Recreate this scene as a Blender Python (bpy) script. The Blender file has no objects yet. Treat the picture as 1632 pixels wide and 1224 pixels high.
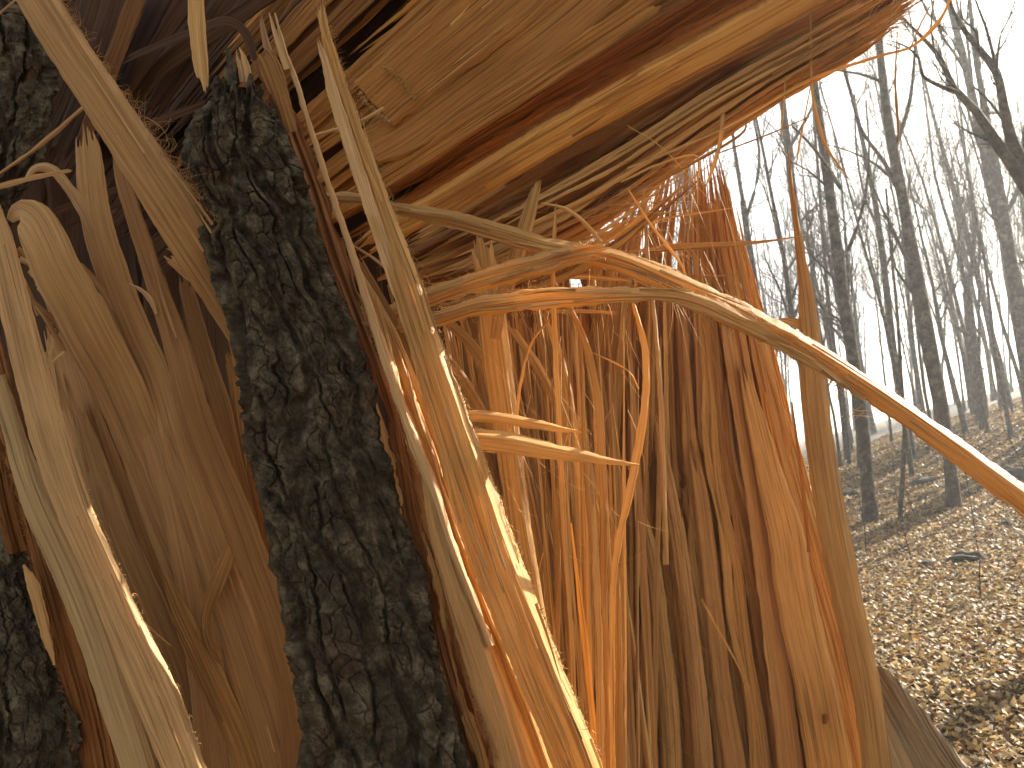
import bpy, math, random
import numpy as np
from mathutils import Vector
R = math.radians
scene = bpy.context.scene
random.seed(7)
rng = np.random.default_rng(7)

# ------------------------------------------------------------------ camera, sky, sun, exposure
F = 1281.0                                    # focal length in pixels of the 1632 px wide photograph
PITCH, ROLL = R(8.0), R(5.0)
CAM = np.array([0.0, 0.0, 1.40])
fwd = np.array([0, math.cos(PITCH), math.sin(PITCH)])
r0 = np.array([1.0, 0, 0]); u0 = np.cross(r0, fwd)
right = math.cos(ROLL) * r0 - math.sin(ROLL) * u0
up = math.cos(ROLL) * u0 + math.sin(ROLL) * r0
cam_data = bpy.data.cameras.new('camera'); cam = bpy.data.objects.new('camera', cam_data)
scene.collection.objects.link(cam); scene.camera = cam
from mathutils import Matrix
cam.matrix_world = Matrix(((right[0], up[0], -fwd[0], CAM[0]), (right[1], up[1], -fwd[1], CAM[1]),
                           (right[2], up[2], -fwd[2], CAM[2]), (0, 0, 0, 1)))
cam_data.sensor_width = 36.0; cam_data.lens = F / 1632 * 36
cam_data.clip_start = 0.02; cam_data.clip_end = 2000
cam_data.dof.use_dof = True; cam_data.dof.focus_distance = 1.05; cam_data.dof.aperture_fstop = 16.0

HAZE = 0.0016
SUN_AZ, SUN_EL = R(50), R(25)
world = bpy.data.worlds.new('World'); scene.world = world; world.use_nodes = True
wn = world.node_tree.nodes; wl = world.node_tree.links
bgn = wn['Background']; sky = wn.new('ShaderNodeTexSky')
sky.sky_type = 'NISHITA'; sky.sun_disc = False
sky.sun_elevation = SUN_EL; sky.sun_rotation = SUN_AZ; sky.air_density = 1.0; sky.dust_density = 2.0; sky.ozone_density = 1.0
hs = wn.new('ShaderNodeHueSaturation'); hs.inputs['Saturation'].default_value = 0.55     # thin high cloud whitens the blue
wl.new(sky.outputs[0], hs.inputs['Color']); wt = wn.new('ShaderNodeMix'); wt.data_type = 'RGBA'; wt.blend_type = 'MULTIPLY'; wt.inputs[0].default_value = 1; wt.inputs[7].default_value = (1.0, 0.955, 0.87, 1)   # warm low winter sun behind the thin cloud
wl.new(hs.outputs[0], wt.inputs[6]); wl.new(wt.outputs[2], bgn.inputs[0]); bgn.inputs[1].default_value = 0.072
sund = bpy.data.lights.new('sun', 'SUN'); sund.energy = 5.0; sund.angle = R(0.5); sund.color = (1.0, 0.925, 0.78)
sun = bpy.data.objects.new('sun', sund); scene.collection.objects.link(sun)
sdir = Vector((math.sin(SUN_AZ) * math.cos(SUN_EL), math.cos(SUN_AZ) * math.cos(SUN_EL), math.sin(SUN_EL)))
sun.rotation_euler = sdir.to_track_quat('Z', 'Y').to_euler(); sun.location = (6, 6, 8)
scene.view_settings.view_transform = 'Standard'; scene.view_settings.look = 'None'
scene.view_settings.gamma = 1.0; scene.view_settings.use_curve_mapping = False
scene.view_settings.exposure = 1.88
scene.cycles.max_bounces = 12; scene.cycles.diffuse_bounces = 8; scene.cycles.transmission_bounces = 8
scene.cycles.use_denoising = True

# ------------------------------------------------------------------ helpers
def W(px, py, d):
    px = np.asarray(px, float)[..., None]; py = np.asarray(py, float)[..., None]; d = np.asarray(d, float)[..., None]
    return CAM + d * (fwd + right * (px - 816) / F + up * (612 - py) / F)

def hsh(ix, iy, s=0):
    ix = ix.astype(np.int64); iy = iy.astype(np.int64)
    h = (ix * 374761393 + iy * 668265263 + int(s) * 974634217) & 0xffffffff
    h = ((h ^ (h >> 13)) * 1274126177) & 0xffffffff
    h = ((h ^ (h >> 16)) * 2246822519) & 0xffffffff
    return ((h ^ (h >> 15)) & 0xffffff) / float(0xffffff)
def vn(x, y, s=0):
    x, y = np.broadcast_arrays(np.asarray(x, float), np.asarray(y, float))
    ix = np.floor(x); iy = np.floor(y); fx = x - ix; fy = y - iy
    fx = fx * fx * (3 - 2 * fx); fy = fy * fy * (3 - 2 * fy)
    a = hsh(ix, iy, s); b = hsh(ix + 1, iy, s); c = hsh(ix, iy + 1, s); d = hsh(ix + 1, iy + 1, s)
    return (a + (b - a) * fx) * (1 - fy) + (c + (d - c) * fx) * fy
def fbm(x, y, s=0, o=4):
    t = 0; a = 0.5
    for k in range(o):
        t = t + a * (vn(x * 2 ** k, y * 2 ** k, s + k * 17) - 0.5) * 2; a *= 0.5
    return t
def worley(x, y, s=0, jit=0.9):
    ix = np.floor(x); iy = np.floor(y)
    f1 = np.full(x.shape, 9.0); f2 = np.full(x.shape, 9.0); cid = np.zeros(x.shape)
    for dx in (-1, 0, 1):
        for dy in (-1, 0, 1):
            jx = ix + dx; jy = iy + dy
            cx = jx + 0.5 + (hsh(jx, jy, s) - 0.5) * jit; cy = jy + 0.5 + (hsh(jx, jy, s + 5) - 0.5) * jit
            d = np.hypot(x - cx, y - cy); c = hsh(jx, jy, s + 9)
            cid = np.where(d < f1, c, cid); f2 = np.where(d < f1, f1, np.minimum(f2, d)); f1 = np.minimum(f1, d)
    return f1, f2, cid
def sst(a, b, x):
    t = np.clip((x - a) / (b - a), 0, 1); return t * t * (3 - 2 * t)

PLOC = {}
def thing(name, label, cat, loc, group=None):
    o = bpy.data.objects.new(name, None); scene.collection.objects.link(o); o.location = loc
    o.empty_display_size = 0.2
    o['label'] = label; o['category'] = cat
    if group: o['group'] = group
    PLOC[o.name] = np.array(loc, float); return o
def mesh_np(name, v, faces_list, uv=None, smooth=True):
    """faces_list: list of int arrays (n,3) or (n,4)"""
    me = bpy.data.meshes.new(name)
    v = np.asarray(v, np.float32)
    loops = np.concatenate([f.reshape(-1) for f in faces_list]).astype(np.int32)
    sizes = np.concatenate([np.full(len(f), f.shape[1]) for f in faces_list]).astype(np.int32)
    starts = np.concatenate([[0], np.cumsum(sizes)[:-1]]).astype(np.int32)
    me.vertices.add(len(v)); me.vertices.foreach_set('co', v.reshape(-1))
    me.loops.add(len(loops)); me.loops.foreach_set('vertex_index', loops)
    me.polygons.add(len(sizes)); me.polygons.foreach_set('loop_start', starts); me.polygons.foreach_set('loop_total', sizes)
    if uv is not None:
        l = me.uv_layers.new(name='UVMap'); l.data.foreach_set('uv', np.asarray(uv, np.float32)[loops].reshape(-1))
    me.update(calc_edges=True)
    me.polygons.foreach_set('use_smooth', np.full(len(sizes), smooth, bool))
    return me
def link(name, me, mat, parent=None, label=None, kind=None):
    o = bpy.data.objects.new(name, me); scene.collection.objects.link(o)
    if mat is not None and not me.materials: me.materials.append(mat)
    if parent is not None: o.parent = parent
    if label: o['label'] = label
    if kind: o['kind'] = kind
    return o
def base_of(parent):
    p = parent
    while p is not None and p.name not in PLOC: p = p.parent
    return PLOC[p.name] if p is not None else np.zeros(3)

# ------------------------------------------------------------------ materials
def newmat(name):
    m = bpy.data.materials.new(name); m.use_nodes = True
    n = m.node_tree.nodes; l = m.node_tree.links
    return m, n, l, n['Principled BSDF'], n['Material Output']
def ramp(n, stops):
    r = n.new('ShaderNodeValToRGB')
    while len(r.color_ramp.elements) < len(stops): r.color_ramp.elements.new(0.5)
    for e, (p, c) in zip(r.color_ramp.elements, stops):
        e.position = p; e.color = (*c, 1) if len(c) == 3 else c
    return r
def g(v): return (v, v, v)
def mixc(n, l, a, b, f, mode='MIX'):
    m = n.new('ShaderNodeMix'); m.data_type = 'RGBA'; m.blend_type = mode
    for sock, val in ((m.inputs[0], f), (m.inputs[6], a), (m.inputs[7], b)):
        if hasattr(val, 'is_linked') or hasattr(val, 'links'): l.new(val, sock)
        elif isinstance(val, (int, float)): sock.default_value = val
        else: sock.default_value = (*val, 1)
    return m.outputs[2]
def noise(n, l, vec, scale, detail=4, rough=0.6, dist=0.0):
    t = n.new('ShaderNodeTexNoise'); t.inputs['Scale'].default_value = scale; t.inputs['Detail'].default_value = detail
    t.inputs['Roughness'].default_value = rough; t.inputs['Distortion'].default_value = dist
    l.new(vec, t.inputs['Vector']); return t.outputs[0]
def mapping(n, l, vec, sc, loc=(0, 0, 0)):
    m = n.new('ShaderNodeMapping'); m.inputs['Scale'].default_value = sc; m.inputs['Location'].default_value = loc
    l.new(vec, m.inputs['Vector']); return m.outputs[0]
def wood(name, dark, light, streak=0.6, trans=0.22, tcol=None, fine=1.0, var=0.35, bump=0.5):
    m, n, l, b, out = newmat(name)
    uv = n.new('ShaderNodeUVMap').outputs[0]; oi = n.new('ShaderNodeObjectInfo')
    off = n.new('ShaderNodeVectorMath'); off.operation = 'SCALE'; off.inputs[0].default_value = (3.7, 9.1, 0)
    l.new(oi.outputs['Random'], off.inputs['Scale'])
    ad = n.new('ShaderNodeVectorMath'); ad.operation = 'ADD'; l.new(uv, ad.inputs[0]); l.new(off.outputs[0], ad.inputs[1])
    v = ad.outputs[0]
    # gentle meander of the grain
    wv = noise(n, l, mapping(n, l, v, (20, 5, 1)), 1, 2)
    wob = n.new('ShaderNodeVectorMath'); wob.operation = 'SCALE'; wob.inputs[0].default_value = (0.0014, 0, 0); l.new(wv, wob.inputs['Scale'])
    ad2 = n.new('ShaderNodeVectorMath'); ad2.operation = 'ADD'; l.new(v, ad2.inputs[0]); l.new(wob.outputs[0], ad2.inputs[1]); v = ad2.outputs[0]
    n1 = noise(n, l, mapping(n, l, v, (420 * fine, 7, 1)), 1, 5, 0.75)
    n2 = noise(n, l, mapping(n, l, v, (230, 2.2, 1)), 1, 5, 0.7)
    n3 = noise(n, l, mapping(n, l, v, (25, 6, 1)), 1, 3, 0.6)
    mx = n.new('ShaderNodeMath'); mx.operation = 'MULTIPLY_ADD'; l.new(n1, mx.inputs[0]); mx.inputs[1].default_value = 0.62
    m2 = n.new('ShaderNodeMath'); m2.operation = 'MULTIPLY'; l.new(n2, m2.inputs[0]); m2.inputs[1].default_value = 0.38; l.new(m2.outputs[0], mx.inputs[2])
    r = ramp(n, [(0.36, dark), (0.62, light)]); l.new(mx.outputs[0], r.inputs[0])
    # sparse dark grain lines (resin / torn fibre bundles)
    n5 = noise(n, l, mapping(n, l, v, (300, 3.2, 1), (5, 2, 0)), 1, 3, 0.6); r2 = ramp(n, [(0.36, g(0.42)), (0.43, g(1.0))]); l.new(n5, r2.inputs[0])
    c = mixc(n, l, r.outputs[0], r2.outputs[0], streak, 'MULTIPLY')
    r6 = ramp(n, [(0.36, g(0.5)), (0.46, g(1.0))]); l.new(n2, r6.inputs[0])
    c = mixc(n, l, c, r6.outputs[0], streak * .8, 'MULTIPLY')
    r3 = ramp(n, [(0.3, (0.80, 0.74, 0.66)), (0.7, (1.12, 1.10, 1.06))]); l.new(n3, r3.inputs[0])
    c = mixc(n, l, c, r3.outputs[0], 0.5, 'MULTIPLY')
    rr = ramp(n, [(0.0, (1 - var, 1 - var * 1.2, 1 - var * 1.4)), (0.5, (1, 1, 1)), (1.0, (1.08, 1.10, 1.14))]); l.new(oi.outputs['Random'], rr.inputs[0])
    c = mixc(n, l, c, rr.outputs[0], 1.0, 'MULTIPLY')
    # specks
    vo = n.new('ShaderNodeTexVoronoi'); vo.inputs['Scale'].default_value = 1; l.new(mapping(n, l, v, (60, 28, 1)), vo.inputs['Vector'])
    r4 = ramp(n, [(0.02, g(0.4)), (0.04, g(1.0))]); l.new(vo.outputs['Distance'], r4.inputs[0])
    c = mixc(n, l, c, r4.outputs[0], 0.7, 'MULTIPLY')
    l.new(c, b.inputs['Base Color']); b.inputs['Roughness'].default_value = 0.62; b.inputs['Specular IOR Level'].default_value = 0.25
    bp = n.new('ShaderNodeBump'); bp.inputs['Strength'].default_value = bump; bp.inputs['Distance'].default_value = 0.003
    l.new(mx.outputs[0], bp.inputs['Height']); l.new(bp.outputs[0], b.inputs['Normal'])
    tr = n.new('ShaderNodeBsdfTranslucent'); l.new(bp.outputs[0], tr.inputs['Normal'])
    tc = mixc(n, l, c, tcol or (1.0, 0.97, 0.85), 1.0, 'MULTIPLY'); l.new(tc, tr.inputs['Color'])
    ms = n.new('ShaderNodeMixShader'); ms.inputs[0].default_value = trans
    l.new(b.outputs[0], ms.inputs[1]); l.new(tr.outputs[0], ms.inputs[2]); l.new(ms.outputs[0], out.inputs['Surface'])
    return m
M = {}
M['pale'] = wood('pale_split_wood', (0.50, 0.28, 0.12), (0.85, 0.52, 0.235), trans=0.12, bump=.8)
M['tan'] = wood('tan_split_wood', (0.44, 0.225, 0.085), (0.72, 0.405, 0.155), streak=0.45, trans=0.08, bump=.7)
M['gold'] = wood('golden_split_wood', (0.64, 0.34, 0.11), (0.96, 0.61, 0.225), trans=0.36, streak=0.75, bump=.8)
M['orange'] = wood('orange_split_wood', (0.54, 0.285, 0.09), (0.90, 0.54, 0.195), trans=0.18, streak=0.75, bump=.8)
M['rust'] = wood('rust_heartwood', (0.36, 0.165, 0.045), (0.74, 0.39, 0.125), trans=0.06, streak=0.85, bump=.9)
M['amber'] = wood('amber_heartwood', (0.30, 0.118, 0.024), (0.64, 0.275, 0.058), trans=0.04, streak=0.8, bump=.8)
M['band'] = wood('bounce_lit_amber_wood', (0.54, 0.23, 0.045), (0.90, 0.41, 0.088), trans=0.06, streak=0.7, bump=.8)  # lighter copy of the amber, bounced light put into its colour
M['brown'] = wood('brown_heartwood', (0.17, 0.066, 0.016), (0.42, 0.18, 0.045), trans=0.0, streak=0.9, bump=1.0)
M['deep'] = wood('hollow_shade_heartwood', (0.05, 0.020, 0.006), (0.13, 0.054, 0.016), trans=0.0, streak=0.9, bump=1.0)  # old inner heartwood, coloured darker still to carry the hollow's shade
M['phloem'] = wood('fibrous_inner_bark', (0.18, 0.06, 0.016), (0.50, 0.21, 0.06), trans=0.05, streak=0.9, fine=0.6, bump=1.0)
M['grey'] = wood('weathered_wood', (0.22, 0.16, 0.095), (0.46, 0.35, 0.22), trans=0.0, streak=0.9, var=0.2, bump=.8)
M['sap'] = wood('yellowish_sapwood', (0.42, 0.26, 0.11), (0.66, 0.435, 0.20), trans=0.08, streak=0.6, bump=.8)

def barkmat(name, base=1.0, far=False):
    m, n, l, b, out = newmat(name)
    co = n.new('ShaderNodeTexCoord').outputs['Object']
    n1 = noise(n, l, co, 45 if not far else 6, 6, 0.7); n2 = noise(n, l, co, 11 if not far else 1.5, 4, 0.6)
    n3 = noise(n, l, mapping(n, l, co, (1, 1, 0.5), (3, 5, 1)), 17 if not far else 2.5, 5, 0.65)
    n4 = noise(n, l, mapping(n, l, co, (1, 1, 1), (7, 2, 4)), 130 if not far else 20, 4, 0.7)
    r = ramp(n, [(0.34, (0.032 * base, 0.024 * base, 0.015 * base)), (0.5, (0.105 * base, 0.075 * base, 0.044 * base)), (0.64, (0.25 * base, 0.195 * base, 0.12 * base))]); l.new(n1, r.inputs[0])
    c = r.outputs[0]
    ra = ramp(n, [(0.55, g(0)), (0.72, g(0.8))]); l.new(n2, ra.inputs[0])
    c = mixc(n, l, c, (0.13 * base, 0.062 * base, 0.032 * base), ra.outputs[0])
    rb = ramp(n, [(0.50, g(0)), (0.66, g(0.55))]); l.new(n3, rb.inputs[0])
    c = mixc(n, l, c, (0.080 * base, 0.060 * base, 0.034 * base), rb.outputs[0])
    rc = ramp(n, [(0.66, g(0)), (0.74, g(0.8))]); l.new(n4, rc.inputs[0])
    c = mixc(n, l, c, (0.33 * base, 0.30 * base, 0.22 * base), rc.outputs[0])
    l.new(c, b.inputs['Base Color']); b.inputs['Roughness'].default_value = 0.85; b.inputs['Specular IOR Level'].default_value = 0.2
    bp = n.new('ShaderNodeBump'); bp.inputs['Strength'].default_value = 0.8; bp.inputs['Distance'].default_value = 0.009 if not far else 0.03
    ad = n.new('ShaderNodeMath'); ad.operation = 'ADD'; l.new(n1, ad.inputs[0]); l.new(n4, ad.inputs[1])
    l.new(ad.outputs[0], bp.inputs['Height']); l.new(bp.outputs[0], b.inputs['Normal'])
    return m
M['bark'] = barkmat('furrowed_bark', 0.90)
M['farbark'] = barkmat('grey_tree_bark', 0.75, True)
m, n, l, b, out = newmat('pale_twigs'); b.inputs['Base Color'].default_value = (0.15, 0.125, 0.09, 1); b.inputs['Roughness'].default_value = 0.8; M['twig'] = m

# ------------------------------------------------------------------ terrain
def gz(x, y):
    x = np.asarray(x, float); y = np.asarray(y, float)
    xx = np.clip(x, -16, 34)
    h = sst(2.5, 25, y) * (-0.58 + 0.205 * xx)
    h = h - np.clip(y - 27, 0, 400) * 0.02
    h = h + 0.05 * fbm(x * 0.5, y * 0.5, 3) + 0.10 * fbm(x * 0.13 + 5, y * 0.16, 8) * sst(4, 12, y)
    return h
q = np.linspace(-1, 1, 321); gx = 4 + np.sinh(q * 5.2) / np.sinh(5.2) * 420; gy = 9 + np.sinh(q * 5.2) / np.sinh(5.2) * 420
X, Y = np.meshgrid(gx, gy); V = np.stack([X, Y, gz(X, Y)], -1).reshape(-1, 3)
i = np.arange(320)[:, None] * 321 + np.arange(320)[None]; Q = np.stack([i, i + 1, i + 322, i + 321], -1).reshape(-1, 4)
m, n, l, b, out = newmat('leafy_forest_soil')
co = n.new('ShaderNodeTexCoord').outputs['Object']
vo = n.new('ShaderNodeTexVoronoi'); vo.inputs['Scale'].default_value = 15; l.new(mapping(n, l, co, (1, 1.0, 1)), vo.inputs['Vector'])
sp = n.new('ShaderNodeSeparateColor'); l.new(vo.outputs['Color'], sp.inputs[0])
rr = ramp(n, [(0.0, (0.07, 0.045, 0.025)), (0.4, (0.09, 0.055, 0.027)), (0.8, (0.16, 0.105, 0.05)), (1.0, (0.22, 0.155, 0.08))]); l.new(sp.outputs[0], rr.inputs[0])
nz = noise(n, l, co, 0.9, 6, 0.7); r2 = ramp(n, [(0.4, g(0.35)), (0.62, g(1.0))]); l.new(nz, r2.inputs[0])
c = mixc(n, l, rr.outputs[0], r2.outputs[0], 1.0, 'MULTIPLY'); l.new(c, b.inputs['Base Color']); b.inputs['Roughness'].default_value = 0.85
bp = n.new('ShaderNodeBump'); bp.inputs['Strength'].default_value = 1.0; bp.inputs['Distance'].default_value = 0.03
l.new(sp.outputs[1], bp.inputs['Height']); l.new(bp.outputs[0], b.inputs['Normal'])
gr = link('forest_ground', mesh_np('forest_ground', V, [Q]), m, kind='structure')

# ------------------------------------------------------------------ tubes
def tubes(P, Rad, sides=3, caps=True):
    """P (n,k,3), Rad (n,k)"""
    nb, k, _ = P.shape
    T = np.gradient(P, axis=1); T /= np.linalg.norm(T, axis=2, keepdims=True) + 1e-12
    ref = np.where(np.abs(T[..., 2:3]) < 0.9, np.array([0, 0, 1.0]), np.array([1.0, 0, 0]))
    A = np.cross(T, ref); A /= np.linalg.norm(A, axis=2, keepdims=True) + 1e-12; B = np.cross(T, A)
    an = np.arange(sides) * 2 * math.pi / sides
    V = P[:, :, None] + Rad[:, :, None, None] * (A[:, :, None] * np.cos(an)[None, None, :, None] + B[:, :, None] * np.sin(an)[None, None, :, None])
    idx = np.arange(nb * k * sides).reshape(nb, k, sides)
    a = idx[:, :-1]; b_ = idx[:, 1:]
    Q = np.stack([a, np.roll(a, -1, 2), np.roll(b_, -1, 2), b_], -1).reshape(-1, 4)
    fl = [Q]
    if caps and sides == 3: fl += [idx[:, 0].reshape(-1, 3)[:, ::-1], idx[:, -1].reshape(-1, 3)]
    uv = np.zeros((nb, k, sides, 2)); uv[..., 0] = np.arange(sides) * 0.003 + rng.random((nb, 1, 1)); uv[..., 1] = np.arange(k)[None, :, None] * 0.01
    return V.reshape(-1, 3), fl, uv.reshape(-1, 2)

# ------------------------------------------------------------------ split-wood strips
def catmull(P, step):
    P = np.asarray(P, float); out = []
    E = np.vstack([2 * P[0] - P[1], P, 2 * P[-1] - P[-2]])
    for i in range(1, len(E) - 2):
        a, b, c, d = E[i - 1], E[i], E[i + 1], E[i + 2]
        m = max(2, int(np.hypot(*(c[:2] - b[:2])) / step)); t = (np.arange(m) / m)[:, None]
        out.append(0.5 * ((2 * b) + (-a + c) * t + (2 * a - 5 * b + 4 * c - d) * t ** 2 + (-a + 3 * b - 3 * c + d) * t ** 3))
    out.append(P[-1:]); return np.vstack(out)

FLAT = [(-.5, 0), (-.42, .06), (.42, .06), (.5, 0)]
RIDGE = [(-.5, 0), (-.30, .14), (.28, .16), (.5, -.05)]
SUNR = [(-.5, .0), (-.2, .18), (.16, .24), (.24, .20), (.5, -.44)]      # the right/top side falls away towards the sun
ROUND = [(-.5, -.1), (-.35, .15), (0, .28), (.35, .15), (.5, -.1)]
sid = [0]
def strip(name, mat, pts, parent, d=None, th=0.004, tilt=0.0, prof=FLAT, torn=(0, 0), groove=0.0009, rag=1.2, step=9, cols=None, label=None, kind=None, layer=0.0):
    """pts: (x, y, width_px[, depth]); th metres; torn = px the two ends are torn over"""
    sid[0] += 1; s = sid[0] * 13
    pts = [tuple(p) + ((d,) if len(p) == 3 else ()) for p in pts]
    if pts[-1][1] >= 1290 and th < .2:                     # carry the splinter on down to the foot of the stump
        (xa, ya, _, _), (xb, yb, wb, db) = pts[-2], pts[-1]; ye = 612 + F * ((1.40 - .60) / db + .139)
        if ye > yb + 30: pts.append((xb + (xb - xa) / (yb - ya) * (ye - yb), ye, wb, db))
    C = catmull(pts, step); x, y, w, dep = C.T; w = np.clip(w, 0.6, None)
    tx = np.gradient(x); ty = np.gradient(y); L = np.hypot(tx, ty) + 1e-9; tx /= L; ty /= L
    arc = np.concatenate([[0], np.cumsum(np.hypot(np.diff(x), np.diff(y)))]); tot = arc[-1]
    nr = len(x)
    wm = float(np.max(w)); nc = cols or int(np.clip(wm / 1.9, 3, 44))
    uu = np.linspace(-.5, .5, nc)
    T = np.linspace(0, 1, nr)
    t0 = np.zeros(nc); t1 = np.ones(nc)
    if torn[0]: 
        e = vn(uu * max(2.2, wm / 9), 0.3, s) * .65 + vn(uu * max(5, wm / 3.2), 0.7, s + 3) * .35; t0 = np.clip(torn[0] / tot * (e - e.min()) / (np.ptp(e) + 1e-6), 0, .7)
    if torn[1]:
        e = vn(uu * max(2.2, wm / 9), 4.3, s) * .65 + vn(uu * max(5, wm / 3.2), 9.7, s + 3) * .35; t1 = 1 - np.clip(torn[1] / tot * (e - e.min()) / (np.ptp(e) + 1e-6), 0, .7)
    TT = t0[None] + (t1 - t0)[None] * T[:, None]          # nr,nc
    S = TT * tot
    def at(a): return np.interp(S, arc, a)
    cx, cy, cw, cd, ctx, cty = map(at, (x, y, w, dep, tx, ty))
    sc = cd / F                                            # metres per pixel
    edge = np.abs(uu[None] * 2) ** 4
    sgn = np.sign(uu)[None]
    ragn = (vn(S / 22 + 50 * (sgn > 0), sgn * 3.3, s + 1) - .5) * 2 * rag + (vn(S / 6 + 90 * (sgn > 0), sgn * 1.7, s + 2) - .5) * rag
    off = uu[None] * cw + edge * ragn * np.clip(cw / 8, 0, 1)
    px = cx + cty * off; py = cy - ctx * off               # going down: +u is right; going right: +u is up
    pu, ph = zip(*prof)
    h = np.interp(uu, pu, ph)[None] * cw * sc
    um = uu[None] * cw * sc; vm = S * sc
    gr_ = (vn(um * 420 + s, vm * 9, s) - .5) * 1.1 + (vn(um * 1100 + s, vm * 16, s + 4) - .5) * .6 + (vn(um * 130 + s, vm * 5, s + 7) - .5) * .7
    if layer: gr_ = gr_ + layer / max(groove, 1e-5) * (sst(.50, .53, vn(um * 110 + s * .37, vm * 4.5, s + 11)) - .5 + .7 * (sst(.55, .57, vn(um * 260 + s * .7, vm * 8, s + 12)) - .5))
    fade = np.clip(cw * sc / 0.006, 0.1, 1)
    h = h + gr_ * groove * fade
    h = h + np.tan(tilt) * um
    thv = np.minimum(th, np.maximum(cw * sc * 0.9, 0.0006))
    if th > 0.03: thv = np.full_like(cw, th)
    ch = np.full(nc, 1.0); 
    front = W(px, py, cd) ; dirv = (front - CAM); dirv /= np.linalg.norm(dirv, axis=2, keepdims=True)
    Fp = front - dirv * h[..., None]
    backh = -thv * (1 - .35 * edge) + np.tan(tilt) * um + np.minimum(np.interp(uu, pu, ph)[None] * cw * sc, 0)
    Bp = front - dirv * np.minimum(backh, h - 0.0004)[..., None]
    V = np.concatenate([Fp.reshape(-1, 3), Bp.reshape(-1, 3)]) - base_of(parent)
    uv = np.stack([um + 0 * vm, vm], -1).reshape(-1, 2); uvb = uv + np.array([0.31, 0.0]); uv = np.concatenate([uv, uvb])
    I = np.arange(nr * nc).reshape(nr, nc); J = I + nr * nc
    q1 = np.stack([I[:-1, :-1], I[1:, :-1], I[1:, 1:], I[:-1, 1:]], -1).reshape(-1, 4)
    q2 = np.stack([J[:-1, :-1], J[:-1, 1:], J[1:, 1:], J[1:, :-1]], -1).reshape(-1, 4)
    def side(a0, a1, b0, b1): return np.stack([a0, a1, b1, b0], -1).reshape(-1, 4)
    fl = [q1, q2, side(I[:-1, 0], J[:-1, 0], I[1:, 0], J[1:, 0]), side(J[:-1, -1], I[:-1, -1], J[1:, -1], I[1:, -1]),
          side(J[0, :-1], I[0, :-1], J[0, 1:], I[0, 1:]), side(I[-1, :-1], J[-1, :-1], I[-1, 1:], J[-1, 1:])]
    me = mesh_np(name, V, fl, uv)
    try: me.set_sharp_from_angle(angle=R(24))
    except Exception: pass
    EDGES.append((C, parent, wm))
    return link(name, me, M[mat], parent, label, kind)
EDGES = []

def fuzz(parent, pts, n, ln=(6, 22), spread=(2, 10), rad=(0.0003, 0.0006), mat='gold', side=0, curl=1.0, along=0.6, name='torn_fibre'):
    """fine torn fibres standing off a traced edge; pts (x, y, width, depth)"""
    C = catmull(pts, 6); x, y, w, dep = C.T
    i = rng.integers(2, len(x) - 2, n)
    tx = x[i + 1] - x[i - 1]; ty = y[i + 1] - y[i - 1]; L = np.hypot(tx, ty); tx /= L; ty /= L
    sg = np.full(n, side) if side else rng.choice([-1, 1], n)
    px = x[i] + ty * sg * w[i] * .48 + rng.normal(0, 1, n); py = y[i] - tx * sg * w[i] * .48 + rng.normal(0, 1, n)
    le = rng.uniform(*ln, n) * rng.uniform(.5, 1.3, n); dr = rng.choice([-1, 1], n) * rng.uniform(.2, 1, n) * along
    out = rng.uniform(.05, 1, n)
    dx = ty * sg * out + tx * dr; dy = -tx * sg * out + ty * dr; ll = np.hypot(dx, dy); dx /= ll; dy /= ll
    k = 6; t = np.linspace(0, 1, k)[None]
    c = rng.normal(0, 1, n)[:, None] * curl; c2 = rng.normal(0, .6, n)[:, None] * curl
    ang = c * t * 1.5 + c2 * np.sin(t * 5)
    sx = np.cumsum((dx[:, None] * np.cos(ang) - dy[:, None] * np.sin(ang)), 1) / k * le[:, None]
    sy = np.cumsum((dx[:, None] * np.sin(ang) + dy[:, None] * np.cos(ang)), 1) / k * le[:, None]
    PX = px[:, None] + sx; PY = py[:, None] + sy; D = dep[i][:, None] - 0.002 + rng.normal(0, .35, n)[:, None] * t * le[:, None] * dep[i][:, None] / F
    P = W(PX, PY, D) - base_of(parent)
    rr = rng.uniform(*rad, n)[:, None] * (1.15 - t)
    V, fl, uv = tubes(P, rr, 3)
    o = link(name, mesh_np(name, V, fl, uv), M[mat], parent, kind='stuff'); return o

def slivers(parent, pts, n, mat, w=(1.6, 5), ln=(40, 170), peel=(0, 9), rise=.005, lift=0.0, spread=.46, flip=None):
    """thin splinters still lying on a strip, their tips peeled a little away from it"""
    C_ = catmull([tuple(p) for p in pts], 6); arc = np.concatenate([[0], np.cumsum(np.hypot(np.diff(C_[:, 0]), np.diff(C_[:, 1])))])
    tx, ty = np.gradient(C_[:, 0]), np.gradient(C_[:, 1]); L = np.hypot(tx, ty); tx /= L; ty /= L
    for k in range(n):
        a0 = random.uniform(0, max(1, arc[-1] - 30)); L_ = random.uniform(*ln); u = random.uniform(-spread, spread); pk = random.uniform(*peel) * random.choice([-1, 1]); ww = random.uniform(*w)
        rev = random.random() < .5 if flip is None else flip; q = []
        for j in range(5):
            t = j / 4; a = min(arc[-1] - 1, a0 + L_ * t); x, y, wd, dd, ex, ey = [float(np.interp(a, arc, v)) for v in (C_[:, 0], C_[:, 1], C_[:, 2], C_[:, 3], tx, ty)]
            tt = (1 - t) if rev else t; o = u * wd + pk * tt ** 2
            q.append((x + ey * o, y - ex * o, ww * (1 - .85 * tt ** 2), dd - wd * dd / F * .26 - rise * (.25 + tt ** 2) - lift))
        strip('sliver', mat if isinstance(mat, str) else random.choice(mat), q, parent, th=.0012, prof=random.choice([FLAT, RIDGE, ROUND]), step=9, cols=4, rag=.7, groove=.0003)

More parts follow.
